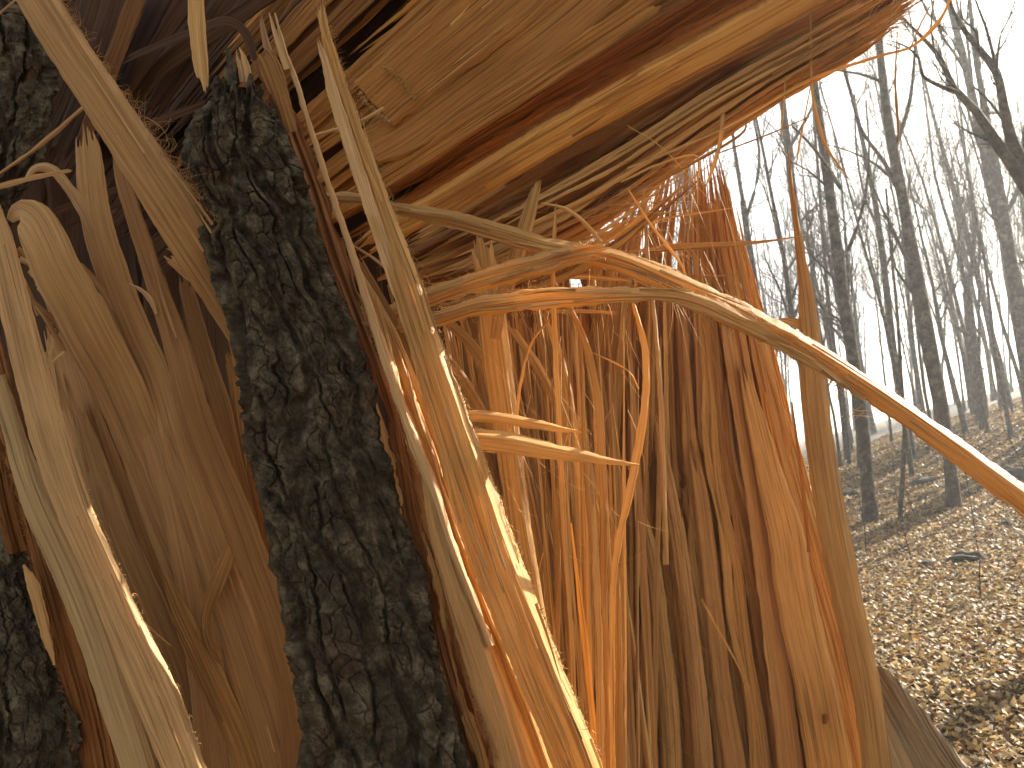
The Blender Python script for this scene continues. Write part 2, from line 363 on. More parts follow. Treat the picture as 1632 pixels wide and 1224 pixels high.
# ------------------------------------------------------------------ bark sheets
def bark(name, le, re, dfun, parent, res=1.7, amp=0.013, seed=0, back=0.03, bulge=0.02, cell=(0.030, 0.11), label=None, jag=(14, 0), mat='bark', slope=0.0, fine=1.0):
    le = np.array(le, float); re = np.array(re, float)
    ya = max(le[0, 1], re[0, 1]); L0, L1 = le[:, 1], re[:, 1]
    t = np.linspace(0, 1, int((max(L0[-1], L1[-1]) - min(L0[0], L1[0])) / res))
    def par(P, t):
        s = np.concatenate([[0], np.cumsum(np.hypot(*np.diff(P, axis=0).T))]); s /= s[-1]
        return np.interp(t, s, P[:, 0]), np.interp(t, s, P[:, 1])
    lx, ly = par(le, t); rx, ry = par(re, t)
    wmax = np.max(np.hypot(rx - lx, ry - ly)); nc = int(wmax / res)
    u = np.linspace(0, 1, nc); nside = 9
    us = np.concatenate([np.zeros(nside), u, np.ones(nside)])
    sidek = np.concatenate([np.linspace(1, 1 / nside, nside), np.zeros(nc), np.linspace(1 / nside, 1, nside)])
    lx = lx + (vn(t * 60, 0, seed) - .5) * 9 + (vn(t * 200, 0, seed + 1) - .5) * 5; rx = rx + (vn(t * 60, 9, seed) - .5) * 9 + (vn(t * 200, 9, seed + 2) - .5) * 5
    PX = lx[:, None] * (1 - us) + rx[:, None] * us; PY = ly[:, None] * (1 - us) + ry[:, None] * us
    if jag[0]:
        j = (vn(us * 9, 0, seed + 6) * .7 + vn(us * 25, 0, seed + 7) * .4) * jag[0]
        PY = PY + j[None] * (1 - np.minimum(t * 14, 1))[:, None]
    D = dfun(PX, PY)
    sc = D / F
    cxm = (us[None] - .5) * (np.hypot(rx - lx, ry - ly))[:, None] * sc
    arc = np.concatenate([[0], np.cumsum(np.hypot(np.diff((lx + rx) / 2), np.diff((ly + ry) / 2)))])[:, None] * sc
    sx = sidek * back * np.sign(us - .5)
    xm = cxm + sx[None] ; ym = arc + 0 * xm
    wx = xm + .012 * fbm(xm * 14, ym * 7, seed + 3, 3) + slope * ym; wy = ym + .02 * fbm(xm * 9 + 7, ym * 8, seed + 4, 3)
    f1, f2, cid = worley(wx / cell[0] + .25 * fbm(wx * 70, wy * 30, seed + 35, 3), wy / cell[1], seed)
    e = f2 - f1
    rid = np.abs(np.sin(math.pi * (wx / cell[0] * .62 + 1.1 * fbm(wx * 9 + 2, wy * 5.5, seed + 22, 3) + .12 * fbm(wx * 80, wy * 30, seed + 23, 3))))
    plate = sst(.10, .48, rid) * (.45 + .55 * sst(.02, .16, e)) * (.72 + .5 * cid)
    cw1 = .35 * fbm(wx * 55, wy * 55, seed + 31, 3); cw2 = .35 * fbm(wx * 50 + 9, wy * 60, seed + 33, 3)
    g1, g2, cid2 = worley(wx / cell[0] * 1.9 + 3 + cw1, wy / cell[0] * 1.25 + cw2, seed + 40)
    crack = sst(.0, .09, g2 - g1)
    h1, h2, cid3 = worley(wx / cell[0] * 5.2 + 3, wy / cell[0] * 4.0, seed + 80)
    H = amp * plate + (crack - 1) * .0045 * plate * fine + (cid2 - .5) * .0045 * plate + (sst(0, .2, h2 - h1) - 1) * .0012 + (cid3 - .5) * .0018
    H = H + .0048 * fbm(wx * 50, wy * 34, seed + 60, 6) + .0012 * (vn(wx * 900, wy * 600, seed + 61) - .5) * 2
    prof = bulge * (1 - (2 * us - 1) ** 2)[None]
    cen = W(PX, PY, D); dirv = cen - CAM; dirv /= np.linalg.norm(dirv, axis=2, keepdims=True)
    # outward direction: towards the camera in the middle, sideways at the flanks
    lat = (2 * us - 1)[None, :, None] * np.ones_like(D)[..., None]
    sidev = right[None, None] * np.sign(lat) 
    w_s = (np.abs(lat) ** 3) * .6 + sidek[None, :, None] * .6
    nrm = -dirv * (1 - np.clip(w_s, 0, .9)) + sidev * w_s; nrm /= np.linalg.norm(nrm, axis=2, keepdims=True)
    P = cen - dirv * prof[..., None] + dirv * (sidek * back)[None, :, None] + nrm * (H - amp)[..., None] * (1 - .4 * sidek)[None, :, None]
    V = P.reshape(-1, 3) - base_of(parent)
    nr, ncc = PX.shape; I = np.arange(nr * ncc).reshape(nr, ncc)
    q1 = np.stack([I[:-1, :-1], I[1:, :-1], I[1:, 1:], I[:-1, 1:]], -1).reshape(-1, 4)
    # closed back sheet and top
    Bk = (cen + dirv * back * 1.02)[:, [0, -1]].reshape(-1, 3) - base_of(parent)
    K = nr * ncc + np.arange(nr * 2).reshape(nr, 2)
    qb = np.stack([K[:-1, 0], K[:-1, 1], K[1:, 1], K[1:, 0]], -1).reshape(-1, 4)
    Tb = (cen[0] + dirv[0] * back * 1.02) - base_of(parent); Kt = nr * ncc + nr * 2 + np.arange(ncc)
    qt = np.stack([I[0, :-1], I[0, 1:], Kt[1:], Kt[:-1]], -1)
    V = np.concatenate([V, Bk, Tb]); uv = np.concatenate([np.stack([xm, ym], -1).reshape(-1, 2), np.zeros((len(V) - nr * ncc, 2))])
    return link(name, mesh_np(name, V, [q1, qb, qt], uv), M[mat], parent, label)

# ================================================================== THE BROKEN TREE
stump = thing('splintered_stump', 'splintered stump of a snapped tree, with an upright bark slab and tall torn orange splinters', 'tree stump', (0.0, 1.35, 0.0))
log = thing('fallen_trunk', 'snapped orange brown upper trunk leaning over the stump from upper left to upper right', 'fallen trunk', (0.0, 1.6, 1.9))

# --- solid trunk foot below the picture, so that the stump stands on the ground
def foot():
    nr, na = 60, 220
    a = np.linspace(0, 2 * math.pi, na, endpoint=False)[None]; z = np.linspace(-0.15, .62, nr)[:, None]
    rad = .58 + .10 * np.exp(-(z + .15) / .18) + .03 * np.sin(a * 3 + 1) + .02 * np.sin(a * 5)
    f1, f2, c = worley(a * rad / .05 + z * 0, z / .14 + a * 0, 5); rad = rad + .02 * sst(.03, .35, f2 - f1)
    cx, cy = -0.02, 1.50
    V = np.stack([cx + rad * np.cos(a), cy + rad * .9 * np.sin(a), z + 0 * a], -1).reshape(-1, 3)
    V = np.vstack([V, [[cx, cy, .60]]]) - PLOC[stump.name]
    I = np.arange(nr * na).reshape(nr, na); Q = np.stack([I[:-1], np.roll(I[:-1], -1, 1), np.roll(I[1:], -1, 1), I[1:]], -1).reshape(-1, 4)
    top = np.stack([I[-1], np.roll(I[-1], -1), np.full(na, nr * na)], -1)
    link('trunk_foot', mesh_np('trunk_foot', V, [Q, top], np.zeros((len(V), 2))), M['bark'], stump)
foot()

# --- far wall of the hollow: broad boards standing behind everything, left ones shade-coloured
def lerp_poly(P, y): P = np.array(P, float); return np.interp(y, P[:, 1], P[:, 0])
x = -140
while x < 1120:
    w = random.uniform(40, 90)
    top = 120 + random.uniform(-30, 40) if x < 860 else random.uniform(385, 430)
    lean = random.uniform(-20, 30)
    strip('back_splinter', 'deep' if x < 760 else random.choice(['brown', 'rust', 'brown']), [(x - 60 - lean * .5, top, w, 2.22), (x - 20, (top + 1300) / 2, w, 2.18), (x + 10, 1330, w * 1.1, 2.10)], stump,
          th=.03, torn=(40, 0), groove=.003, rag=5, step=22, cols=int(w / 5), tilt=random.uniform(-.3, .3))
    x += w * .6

# --- right wall of standing splinters
XL = [(1062, 200), (1058, 250), (1012, 450), (1000, 600), (990, 800), (995, 1000), (1010, 1330)]
XR = [(1128, 180), (1166, 300), (1186, 400), (1216, 500), (1240, 600), (1264, 700), (1292, 804), (1322, 900), (1354, 1010), (1380, 1110), (1408, 1224), (1425, 1330)]
def rib(s, top, w0, d, mat, bottom=1330, wob=4, **k):
    ys = [top, top + 40, top + 130]
    yy = top + 130
    while yy < bottom - 90: yy += 130; ys.append(min(yy, bottom))
    if ys[-1] < bottom: ys.append(bottom)
    pts = []; p = random.random() * 9
    for j, y in enumerate(ys):
        sl = s + .004 * math.sin(y / 140 + p); a, b = lerp_poly(XL, y), lerp_poly(XR, y)
        ww = w0 * (b - a) / 260 * 1.15
        ww *= (.12, .55, .85)[j] if j < 3 else 1
        pts.append((a + (b - a) * sl + random.uniform(-wob, wob) * .4, y, ww, d - .02 * s))
    return strip(k.pop('name', 'splinter'), mat, pts, stump, **k)
s = 0.02
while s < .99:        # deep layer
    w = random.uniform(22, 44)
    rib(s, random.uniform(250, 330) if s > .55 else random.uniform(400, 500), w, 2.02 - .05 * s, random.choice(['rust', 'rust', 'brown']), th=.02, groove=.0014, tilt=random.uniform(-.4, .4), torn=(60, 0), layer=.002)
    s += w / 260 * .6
s = 0.0
while s < 1.0:        # front layer: boards lying edge to edge, split by narrow dark cracks
    w = random.choice([random.uniform(10, 20), random.uniform(20, 48)]); tops = random.uniform(215, 330) if s > .5 else random.uniform(360, 470)
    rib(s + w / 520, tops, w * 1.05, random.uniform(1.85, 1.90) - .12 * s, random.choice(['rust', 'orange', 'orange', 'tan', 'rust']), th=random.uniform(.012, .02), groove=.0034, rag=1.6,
        tilt=random.uniform(-.35, .35), prof=random.choice([FLAT, FLAT, RIDGE]), torn=(90, 0), layer=random.choice([.002, .004, .005]), step=7, wob=2)
    s += w / 260 * .93
for k in range(26):   # spikes at the top and thin slivers on the wall
    s = random.uniform(.45, 1.0); rib(s, random.uniform(205, 300), random.uniform(5, 10), 1.82 - .08 * s, random.choice(['rust', 'orange', 'tan']), th=.004, bottom=random.uniform(520, 900), wob=8, rag=.6)
for k in range(44):
    s = random.uniform(-.30, .62); rib(s, random.uniform(235, 340), random.uniform(5, 15), random.uniform(1.75, 1.9), random.choice(['orange', 'rust', 'orange', 'tan']), th=.006, bottom=random.uniform(620, 900), wob=6, rag=.8)
for k in range(16):
    s = random.uniform(.0, .75); rib(s, random.uniform(420, 800), random.uniform(5, 12), 1.80 - .05 * s, random.choice(['orange', 'tan', 'rust']), th=.005, wob=14, rag=1)
# traced boards of the right wall
strip('splinter', 'rust', [(1098, 280, 6), (1118, 330, 30), (1128, 430, 38), (1140, 520, 40), (1152, 650, 40), (1165, 780, 36), (1180, 900, 30), (1200, 1050, 26)], stump, d=1.80, th=.018, torn=(60, 80), layer=.001, tilt=-.2)
oK = strip('splinter', 'orange', [(1180, 560, 8), (1198, 640, 24), (1228, 760, 44), (1252, 850, 58), (1264, 930, 62), (1280, 1010, 64), (1302, 1110, 68), (1322, 1224, 72), (1336, 1330, 74)], stump, d=1.72, th=.02, torn=(70, 0), groove=.0006, tilt=.1,
      label='broad smooth orange board with a small dark knot near its foot')
strip('splinter', 'tan', [(1150, 480, 10), (1166, 560, 24), (1182, 660, 26), (1205, 800, 30), (1222, 930, 34), (1240, 1060, 36), (1260, 1224, 40), (1272, 1330, 42)], stump, d=1.74, th=.02, torn=(60, 0), layer=.001, tilt=-.35)
strip('splinter', 'tan', [(1040, 640, 8), (1058, 740, 22), (1078, 850, 28), (1096, 980, 30), (1110, 1100, 32), (1120, 1224, 36), (1124, 1330, 38)], stump, d=1.70, th=.02, torn=(80, 0), layer=.0015, prof=ROUND)
strip('splinter', 'orange', [(1010, 720, 8), (1022, 820, 18), (1040, 900, 26), (1052, 1000, 30), (1064, 1110, 32), (1070, 1224, 34), (1072, 1330, 34)], stump, d=1.66, th=.02, torn=(80, 0), layer=.0015, prof=ROUND)
strip('splinter', 'tan', [(1100, 700, 8), (1118, 800, 24), (1135, 950, 26), (1152, 1100, 30), (1172, 1224, 34), (1184, 1330, 36)], stump, d=1.76, th=.02, torn=(60, 0), layer=.001)
kn = [(1314, 1138, 7), (1315, 1146, 9), (1314, 1154, 6)]
strip('knot', 'brown', kn, oK, d=1.70, th=.006, prof=ROUND, step=2, cols=7)
# outermost tall splinter at the far right
pr = strip('splinter', 'orange', [(1256, 236, 2, 1.56), (1264, 320, 9, 1.56), (1275, 400, 15, 1.56), (1285, 470, 25, 1.56), (1292, 550, 36, 1.56), (1299, 640, 44, 1.55), (1312, 740, 47, 1.54), (1330, 850, 50, 1.53), (1352, 960, 48, 1.52), (1378, 1080, 46, 1.51), (1398, 1224, 48, 1.50), (1410, 1330, 50, 1.50)], stump,
      th=.018, groove=.0008, layer=.0006, tilt=-.12, prof=RIDGE, label='tall lone orange splinter standing apart at the far right')
strip('splinter', 'orange', [(1244, 511, 7), (1262, 513, 13), (1284, 520, 20)], stump, d=1.565, th=.01, rag=1)
strip('splinter', 'rust', [(1262, 640, 2), (1270, 700, 5), (1280, 780, 7), (1290, 880, 8)], stump, d=1.6, th=.004)

# --- horizontal splinters crossing the gap
for p in [[(1000, 402, 4), (1080, 394, 12), (1160, 390, 9), (1225, 384, 4), (1290, 374, 1.5)], [(900, 430, 6), (960, 425, 7), (1040, 428, 5)],
          [(870, 497, 6), (930, 496, 6), (990, 499, 4)], [(905, 476, 4), (970, 470, 5), (1010, 474, 3)], [(880, 440, 9), (950, 442, 8), (1010, 448, 4)],
          [(690, 428, 10), (760, 412, 12), (830, 408, 8), (900, 412, 3)], [(700, 405, 8), (770, 385, 12), (850, 372, 8), (930, 352, 3)], [(690, 392, 8), (800, 350, 10), (920, 318, 5)],
          [(1100, 438, 2), (1140, 440, 3), (1172, 437, 1)], [(940, 372, 3), (1010, 350, 3), (1105, 332, 2)], [(900, 392, 3), (1040, 352, 4), (1140, 336, 3), (1180, 330, 1)],
          [(820, 392, 5), (880, 396, 6), (960, 372, 4), (1060, 352, 2)], [(690, 455, 7), (760, 440, 9), (830, 436, 4)], [(810, 352, 5), (900, 358, 8), (960, 364, 5)]]:
    strip('splinter', random.choice(['orange', 'rust', 'orange']), p, stump, d=random.uniform(1.3, 1.6), th=.004, rag=.8, torn=(0, 14), prof=RIDGE)

# --- the fan of thin springy splinters in the middle
def fan(n, d0, d1, mats, x0=720, x1=1010, left=200, wr=(4, 12), top=(440, 640)):
    for k in range(n):
        xb = random.uniform(x0, x1); f = (xb - x0) / (x1 - x0)
        tp = random.uniform(*top); lean = random.uniform(-.05, 1) * left * (1.15 - .55 * f) + random.uniform(-20, 25)
        w = random.uniform(*wr); d = random.uniform(d0, d1); c = random.uniform(.25, .75)
        H = 1330 - tp; pts = []
        for j in range(7):
            t = j / 6; pts.append((xb - lean * (1 - t) ** (1.0 + c * .3) + random.uniform(-1, 1), tp + H * t, w * min(1, .25 + t * 2.2), d - .05 * t))
        strip('thin_splinter', random.choice(mats), pts, stump, th=.004, rag=.8, prof=random.choice([FLAT, RIDGE, ROUND]), step=16, tilt=random.uniform(-.5, .5), groove=.0006)
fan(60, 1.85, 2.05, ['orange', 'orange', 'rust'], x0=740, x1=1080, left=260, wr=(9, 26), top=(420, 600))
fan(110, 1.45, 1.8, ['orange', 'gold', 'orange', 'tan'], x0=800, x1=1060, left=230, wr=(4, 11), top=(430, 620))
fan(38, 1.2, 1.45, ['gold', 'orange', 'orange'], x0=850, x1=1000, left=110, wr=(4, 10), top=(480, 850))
C = [([(766, 368, 26), (780, 470, 42), (790, 560, 46), (806, 674, 42), (824, 812, 38), (846, 950, 38), (872, 1100, 38), (895, 1330, 40)], 'orange', 1.16, .008),
     ([(858, 284, 14), (842, 345, 22), (822, 412, 25), (800, 480, 25), (788, 540, 16)], 'orange', 1.12, .006),
     ([(884, 330, 2), (881, 434, 6), (886, 565, 9), (891, 674, 9), (900, 850, 9), (912, 1050, 9), (920, 1330, 10)], 'gold', 1.06, .004),
     ([(880, 445, 5), (908, 489, 8), (934, 551, 12), (950, 620, 12), (957, 709, 11), (962, 812, 12), (962, 950, 12), (966, 1100, 13), (972, 1330, 15)], 'gold', 1.05, .004),
     ([(1004, 470, 8), (1020, 520, 9), (1029, 570, 11), (1028, 640, 12), (1018, 710, 13), (1002, 790, 13), (986, 860, 12), (977, 940, 10), (976, 1050, 8), (978, 1330, 8)], 'gold', 1.03, .004),
     ([(880, 505, 3), (847, 547, 5), (830, 606, 6), (825, 657, 5), (822, 700, 4)], 'gold', 1.08, .003),
     ([(985, 900, 4), (984, 1000, 16), (986, 1100, 20), (988, 1330, 22)], 'gold', 1.08, .005),
     ([(945, 780, 3), (950, 900, 10), (955, 1050, 12), (960, 1330, 14)], 'gold', 1.04, .004),
     ([(925, 500, 4), (928, 620, 8), (935, 760, 9), (946, 900, 9), (955, 1100, 9), (960, 1330, 9)], 'orange', 1.10, .004),
     ([(1025, 300, 4), (1032, 400, 7), (1040, 470, 6), (1048, 560, 8), (1056, 700, 8), (1062, 900, 8)], 'tan', 1.2, .004),
     ([(700, 500, 14), (760, 560, 20), (800, 640, 20), (830, 740, 18), (855, 860, 16), (880, 1000, 16)], 'orange', 1.30, .006),
     ([(690, 540, 12), (740, 610, 18), (790, 700, 18), (830, 800, 18), (860, 920, 16)], 'rust', 1.34, .006),
     ([(805, 510, 10), (860, 590, 14), (900, 680, 14), (925, 780, 12), (940, 900, 10)], 'orange', 1.32, .005),
     ([(870, 500, 8), (900, 600, 14), (915, 700, 14), (925, 850, 14), (930, 1000, 12)], 'orange', 1.3, .005),
     ([(750, 400, 8), (762, 430, 10), (775, 470, 8)], 'rust', 1.15, .003),
     ([(1000, 300, 2.5), (1035, 355, 4), (1070, 400, 5), (1090, 430, 4), (1100, 470, 2)], 'gold', 1.1, .002),
     ([(886, 318, 2), (884, 380, 4), (882, 420, 4)], 'orange', 1.13, .002),
     ([(860, 324, 4), (900, 332, 6), (935, 358, 7), (962, 392, 6)], 'orange', 1.1, .003),
     ([(940, 560, 2), (1000, 590, 3), (1018, 620, 3)], 'gold', 1.15, .002)]
for p, mt, d, th in C:
    strip('splinter', mt, p, stump, d=d, th=th, prof=RIDGE if p[3 % len(p)][2] > 8 else ROUND, torn=(30 if max(q[2] for q in p) > 12 else 8, 0), step=7)
sh = strip('splinter', 'gold', [(728, 663, 16), (762, 663, 19), (800, 667, 18), (850, 676, 16), (890, 683, 10), (918, 687, 4), (930, 689, 1.5)], stump, d=.97, th=.006, prof=SUNR, torn=(0, 12), step=5)
sh = strip('splinter', 'gold', [(735, 698, 30), (775, 702, 36), (820, 708, 35), (870, 717, 28), (920, 726, 20), (970, 735, 12), (1000, 739, 6), (1020, 741, 2)], stump, d=.94, th=.008, prof=SUNR, layer=.0008, step=5,
           label='short dagger shaped splinter pointing right, sunlit yellow')

# --- arched strands
Q1 = [(505, 314, 16, 1.16), (580, 318, 18, 1.12), (640, 334, 20, 1.09), (720, 350, 27, 1.07), (800, 372, 30, 1.05), (865, 392, 30, 1.04), (930, 404, 30, 1.03), (985, 416, 34, 1.02), (1050, 443, 44, 1.0), (1120, 476, 46, .98), (1200, 514, 43, .96), (1290, 562, 40, .94), (1375, 615, 37, .92), (1455, 668, 36, .90), (1530, 722, 39, .88), (1600, 775, 42, .86), (1700, 850, 46, .84), (1820, 950, 40, .82), (1960, 1075, 24, .80), (2040, 1150, 6, .79)]
oQ1 = strip('arching_splinter', 'gold', Q1, stump, th=.012, prof=[(-.5, -.05), (-.12, .20), (.12, .24), (.27, .20), (.5, -.46)], layer=.002, groove=.0014, rag=2.0, step=4, cols=56, label='long arching splinter bending down to the right edge of the picture')
Q2 = [(620, 500, 24, 1.10), (685, 475, 32, 1.06), (750, 452, 32, 1.04), (820, 432, 35, 1.02), (880, 416, 33, 1.01), (930, 404, 29, 1.0), (975, 397, 20, 1.0)]
oQ2 = strip('arching_splinter', 'gold', Q2, stump, th=.012, prof=[(-.5, -.05), (-.2, .16), (.05, .20), (.3, .12), (.5, -.42)], layer=.002, groove=.0014, rag=2.5, torn=(0, 36), step=4, cols=50, label='snapped arching splinter with a ragged broken tip')
Q3 = [(620, 524, 22, 1.06), (695, 508, 26, 1.02), (757, 490, 31, 1.0), (812, 482, 34, .99), (880, 474, 34, .98), (980, 470, 27, .97), (1060, 470, 23, .965), (1110, 480, 27, .96), (1160, 502, 29, .95), (1230, 537, 24, .945), (1300, 580, 18, .93), (1380, 636, 8, .915)]
oQ3 = strip('arching_splinter', 'gold', Q3, stump, th=.012, prof=[(-.5, -.1), (-.3, .10), (.1, .20), (.30, .14), (.5, -.46)], layer=.002, groove=.0014, rag=2.5, step=4, cols=48, label='lower arching splinter, nearly level before it bends down')
slivers(oQ1, Q1, 34, ['gold', 'gold', 'pale']); slivers(oQ2, Q2, 16, ['gold', 'pale'], ln=(30, 110)); slivers(oQ3, Q3, 24, ['gold', 'gold', 'pale'], ln=(30, 120))
fuzz(oQ3, Q3, 380, (5, 18), side=1); fuzz(oQ3, Q3, 160, (5, 22), side=-1)
fuzz(oQ2, Q2, 200, (5, 18)); fuzz(oQ1, Q1[7:], 420, (3, 9)); fuzz(stump, [(1140, 462, 10, .96), (1160, 464, 16, .96), (1185, 466, 6, .96), (1190, 468, 4, .96)], 30, (10, 34), rad=(.0002, .0005))
fuzz(stump, [(1330, 662, 3, .92), (1360, 660, 4, .92), (1385, 655, 4, .92), (1400, 652, 4, .92)], 14, (14, 40), rad=(.0003, .0006), along=3, curl=.4)

# --- tall diagonal splinter A
A = [(510, -6, 6, .93), (516, 40, 14, .92), (530, 100, 24, .92), (556, 195, 36, .915), (588, 290, 42, .91), (616, 370, 45, .905), (645, 445, 48, .90), (668, 520, 52, .90), (694, 600, 58, .90), (720, 680, 64, .90), (752, 780, 76, .90), (785, 880, 80, .90), (826, 985, 78, .89), (866, 1085, 74, .885), (910, 1190, 74, .88), (960, 1330, 76, .88)]
oA = strip('diagonal_splinter', 'gold', A, stump, th=.012, prof=[(-.5, -.04), (-.4, .08), (.08, .10), (.30, .04), (.5, -.42)], layer=.0016, groove=.0012, torn=(26, 0), step=4, cols=70, rag=2, label='long pale splinter slanting across the middle from top to bottom')
strip('diagonal_splinter', 'pale', [(505, 60, 3), (517, 95, 11), (533, 155, 18), (560, 240, 20), (590, 330, 20), (618, 420, 18), (645, 510, 10), (665, 590, 3)], stump, d=.90, th=.006, torn=(14, 0), step=5)
slivers(oA, A, 44, ['gold', 'pale', 'gold']); fuzz(oA, A, 520, (6, 20), side=1, along=1.2); fuzz(oA, A[2:8], 60, (20, 60), side=1, along=1.0, rad=(.00015, .0003))
# lit splinters and deep orange faces to its left
strip('splinter', 'pale', [(438, 20, 3.4, 0.978), (454, 80, 6.9, 0.978), (472, 130, 8.0, 0.968), (502, 228, 9.2, 0.958), (532, 318, 10.3, 0.948), (562, 405, 11.5, 0.938), (590, 495, 13.8, 0.928), (614, 568, 17.2, 0.918), (638, 640, 17.2, 0.918), (662, 708, 19.5, 0.913), (692, 785, 18.4, 0.908), (718, 865, 16.1, 0.908), (747, 940, 13.8, 0.908), (782, 1030, 11.5, 0.908)], stump, th=.014, prof=SUNR, step=5, rag=1.4, label='thin sunlit sapwood edge running up the right side of the bark slab')
strip('splinter', 'orange', [(600, 480, 6), (628, 560, 26), (660, 650, 44), (700, 750, 58), (735, 845, 66), (775, 950, 66), (818, 1065, 68), (866, 1200, 72), (905, 1330, 74)], stump, d=.975, th=.01, torn=(60, 0), layer=.0012, groove=.0009, tilt=.25, step=7)
strip('splinter', 'gold', [(597, 466, 2, .95), (608, 515, 10, .95), (626, 590, 14, .945), (650, 680, 15, .94), (674, 760, 16, .935), (702, 835, 18, .93), (735, 920, 20, .93), (770, 1010, 22, .925), (806, 1105, 22, .92), (845, 1210, 24, .92), (890, 1330, 26, .92)], stump, th=.012, prof=SUNR, step=6, rag=1.6)
strip('splinter', 'gold', [(648, 585, 2), (662, 650, 8), (684, 715, 10), (700, 770, 12), (722, 835, 12), (755, 920, 12), (790, 1010, 13), (830, 1105, 14), (868, 1210, 14), (910, 1330, 14)], stump, d=.925, th=.010, prof=SUNR, step=6, rag=1.4)
strip('splinter', 'orange', [(636, 560, 2), (655, 620, 6), (676, 680, 9), (696, 730, 6), (705, 760, 2)], stump, d=.94, th=.006, prof=SUNR, step=6)
strip('splinter', 'tan', [(676, 750, 12), (692, 830, 24), (714, 905, 32), (740, 985, 40), (770, 1075, 46), (805, 1185, 50), (840, 1330, 54)], stump, d=.915, th=.010, torn=(40, 0), prof=RIDGE, layer=.0012, step=6)
strip('splinter', 'rust', [(560, 395, 10), (600, 470, 20), (650, 570, 24), (690, 680, 24), (720, 800, 20)], stump, d=1.05, th=.008, torn=(30, 0), layer=.001)
strip('splinter', 'orange', [(565, 420, 8), (610, 500, 14), (655, 600, 16), (700, 720, 14)], stump, d=1.02, th=.006, torn=(20, 0))
strip('splinter', 'tan', [(562, 390, 3), (600, 415, 4), (640, 450, 4), (680, 490, 3)], stump, d=1.03, th=.003)

# --- bark slab with its fibrous inner bark
def slabd(px, py): return .955 - .00006 * (py - 100) + 0 * px
LE = [(338, 112), (330, 150), (300, 196), (290, 225), (300, 290), (318, 345), (324, 400), (340, 450), (364, 508), (374, 560), (386, 640), (388, 700), (402, 760), (424, 830), (432, 905), (446, 965), (462, 1030), (470, 1100), (484, 1160), (474, 1224), (486, 1310), (560, 1760)]
RE = [(413, 104), (435, 165), (463, 235), (489, 300), (503, 365), (523, 430), (545, 480), (571, 545), (599, 610), (605, 690), (629, 765), (645, 835), (673, 900), (691, 1000), (711, 1080), (733, 1150), (753, 1224), (775, 1310), (889, 1760)]
bark('bark_slab', LE, RE, slabd, stump, res=1.5, amp=.019, seed=21, back=.035, bulge=.03, cell=(.036, .16), jag=(46, 0), slope=-.1, label='upright slab of deeply furrowed grey brown bark')
strip('inner_bark', 'phloem', [(411, 88, 24, 0.999), (431, 130, 27, 0.994), (461, 200, 32, 0.989), (491, 280, 35, 0.984), (515, 350, 35, 0.979), (541, 425, 32, 0.974), (571, 505, 27, 0.969), (601, 585, 22, 0.964), (627, 665, 24, 0.959), (643, 740, 28, 0.954), (659, 830, 28, 0.949), (685, 920, 30, 0.944), (705, 1010, 33, 0.944), (729, 1100, 36, 0.939), (759, 1200, 40, 0.934), (791, 1330, 41, 0.934)], stump,
      th=.02, groove=.004, rag=5, tilt=-.35, step=4, layer=.002, torn=(20, 0), label='reddish fibrous inner bark along the right side of the bark slab')
IBE = [(560, 480, 16, .945), (590, 550, 14, .94), (620, 640, 14, .935), (655, 740, 20, .93), (672, 830, 24, .925), (690, 900, 26, .925), (708, 970, 24, .92), (724, 1050, 24, .92), (748, 1140, 30, .915), (776, 1224, 40, .91)]
fuzz(stump, IBE, 700, (6, 18), side=1, rad=(.0003, .0008), mat='tan', along=1.2, curl=.6)
strip('inner_bark', 'tan', [(672, 850, 4), (688, 890, 9), (700, 940, 12), (708, 985, 8), (716, 1030, 5), (728, 1080, 7), (744, 1140, 16), (766, 1200, 24), (790, 1330, 30)], stump, d=.915, th=.012, prof=SUNR, groove=.003, rag=5, step=3, layer=.002)
# brown flake, prongs and tips at the top of the slab
strip('splinter', 'rust', [(412, 78, 14), (424, 92, 30), (436, 120, 34), (450, 160, 26), (466, 210, 16)], stump, d=.965, th=.008, torn=(16, 0), groove=.002, layer=.002, step=3)
strip('splinter', 'pale', [(415, 20, 3), (420, 50, 9), (427, 80, 13), (434, 104, 14)], stump, d=.97, th=.004, torn=(14, 0), step=3)
strip('splinter', 'pale', [(429, 20, 2), (436, 45, 5), (446, 75, 9), (458, 110, 10)], stump, d=.965, th=.004, step=3)
strip('splinter', 'pale', [(379, 74, 4), (384, 90, 14), (389, 110, 19), (392, 130, 20)], stump, d=.96, th=.005, torn=(22, 0), step=3, layer=.001)
strip('bark_spire', 'bark', [(361, 76, 5), (363, 90, 9), (366, 110, 14), (370, 135, 20)], stump, d=.95, th=.012, prof=ROUND, rag=3, step=2, groove=.004)
strip('moss_tuft', 'bark', [(690, 1168, 14), (700, 1180, 12), (706, 1210, 20), (708, 1260, 26)], stump, d=.89, th=.01, prof=ROUND, rag=4, step=2, groove=.006)

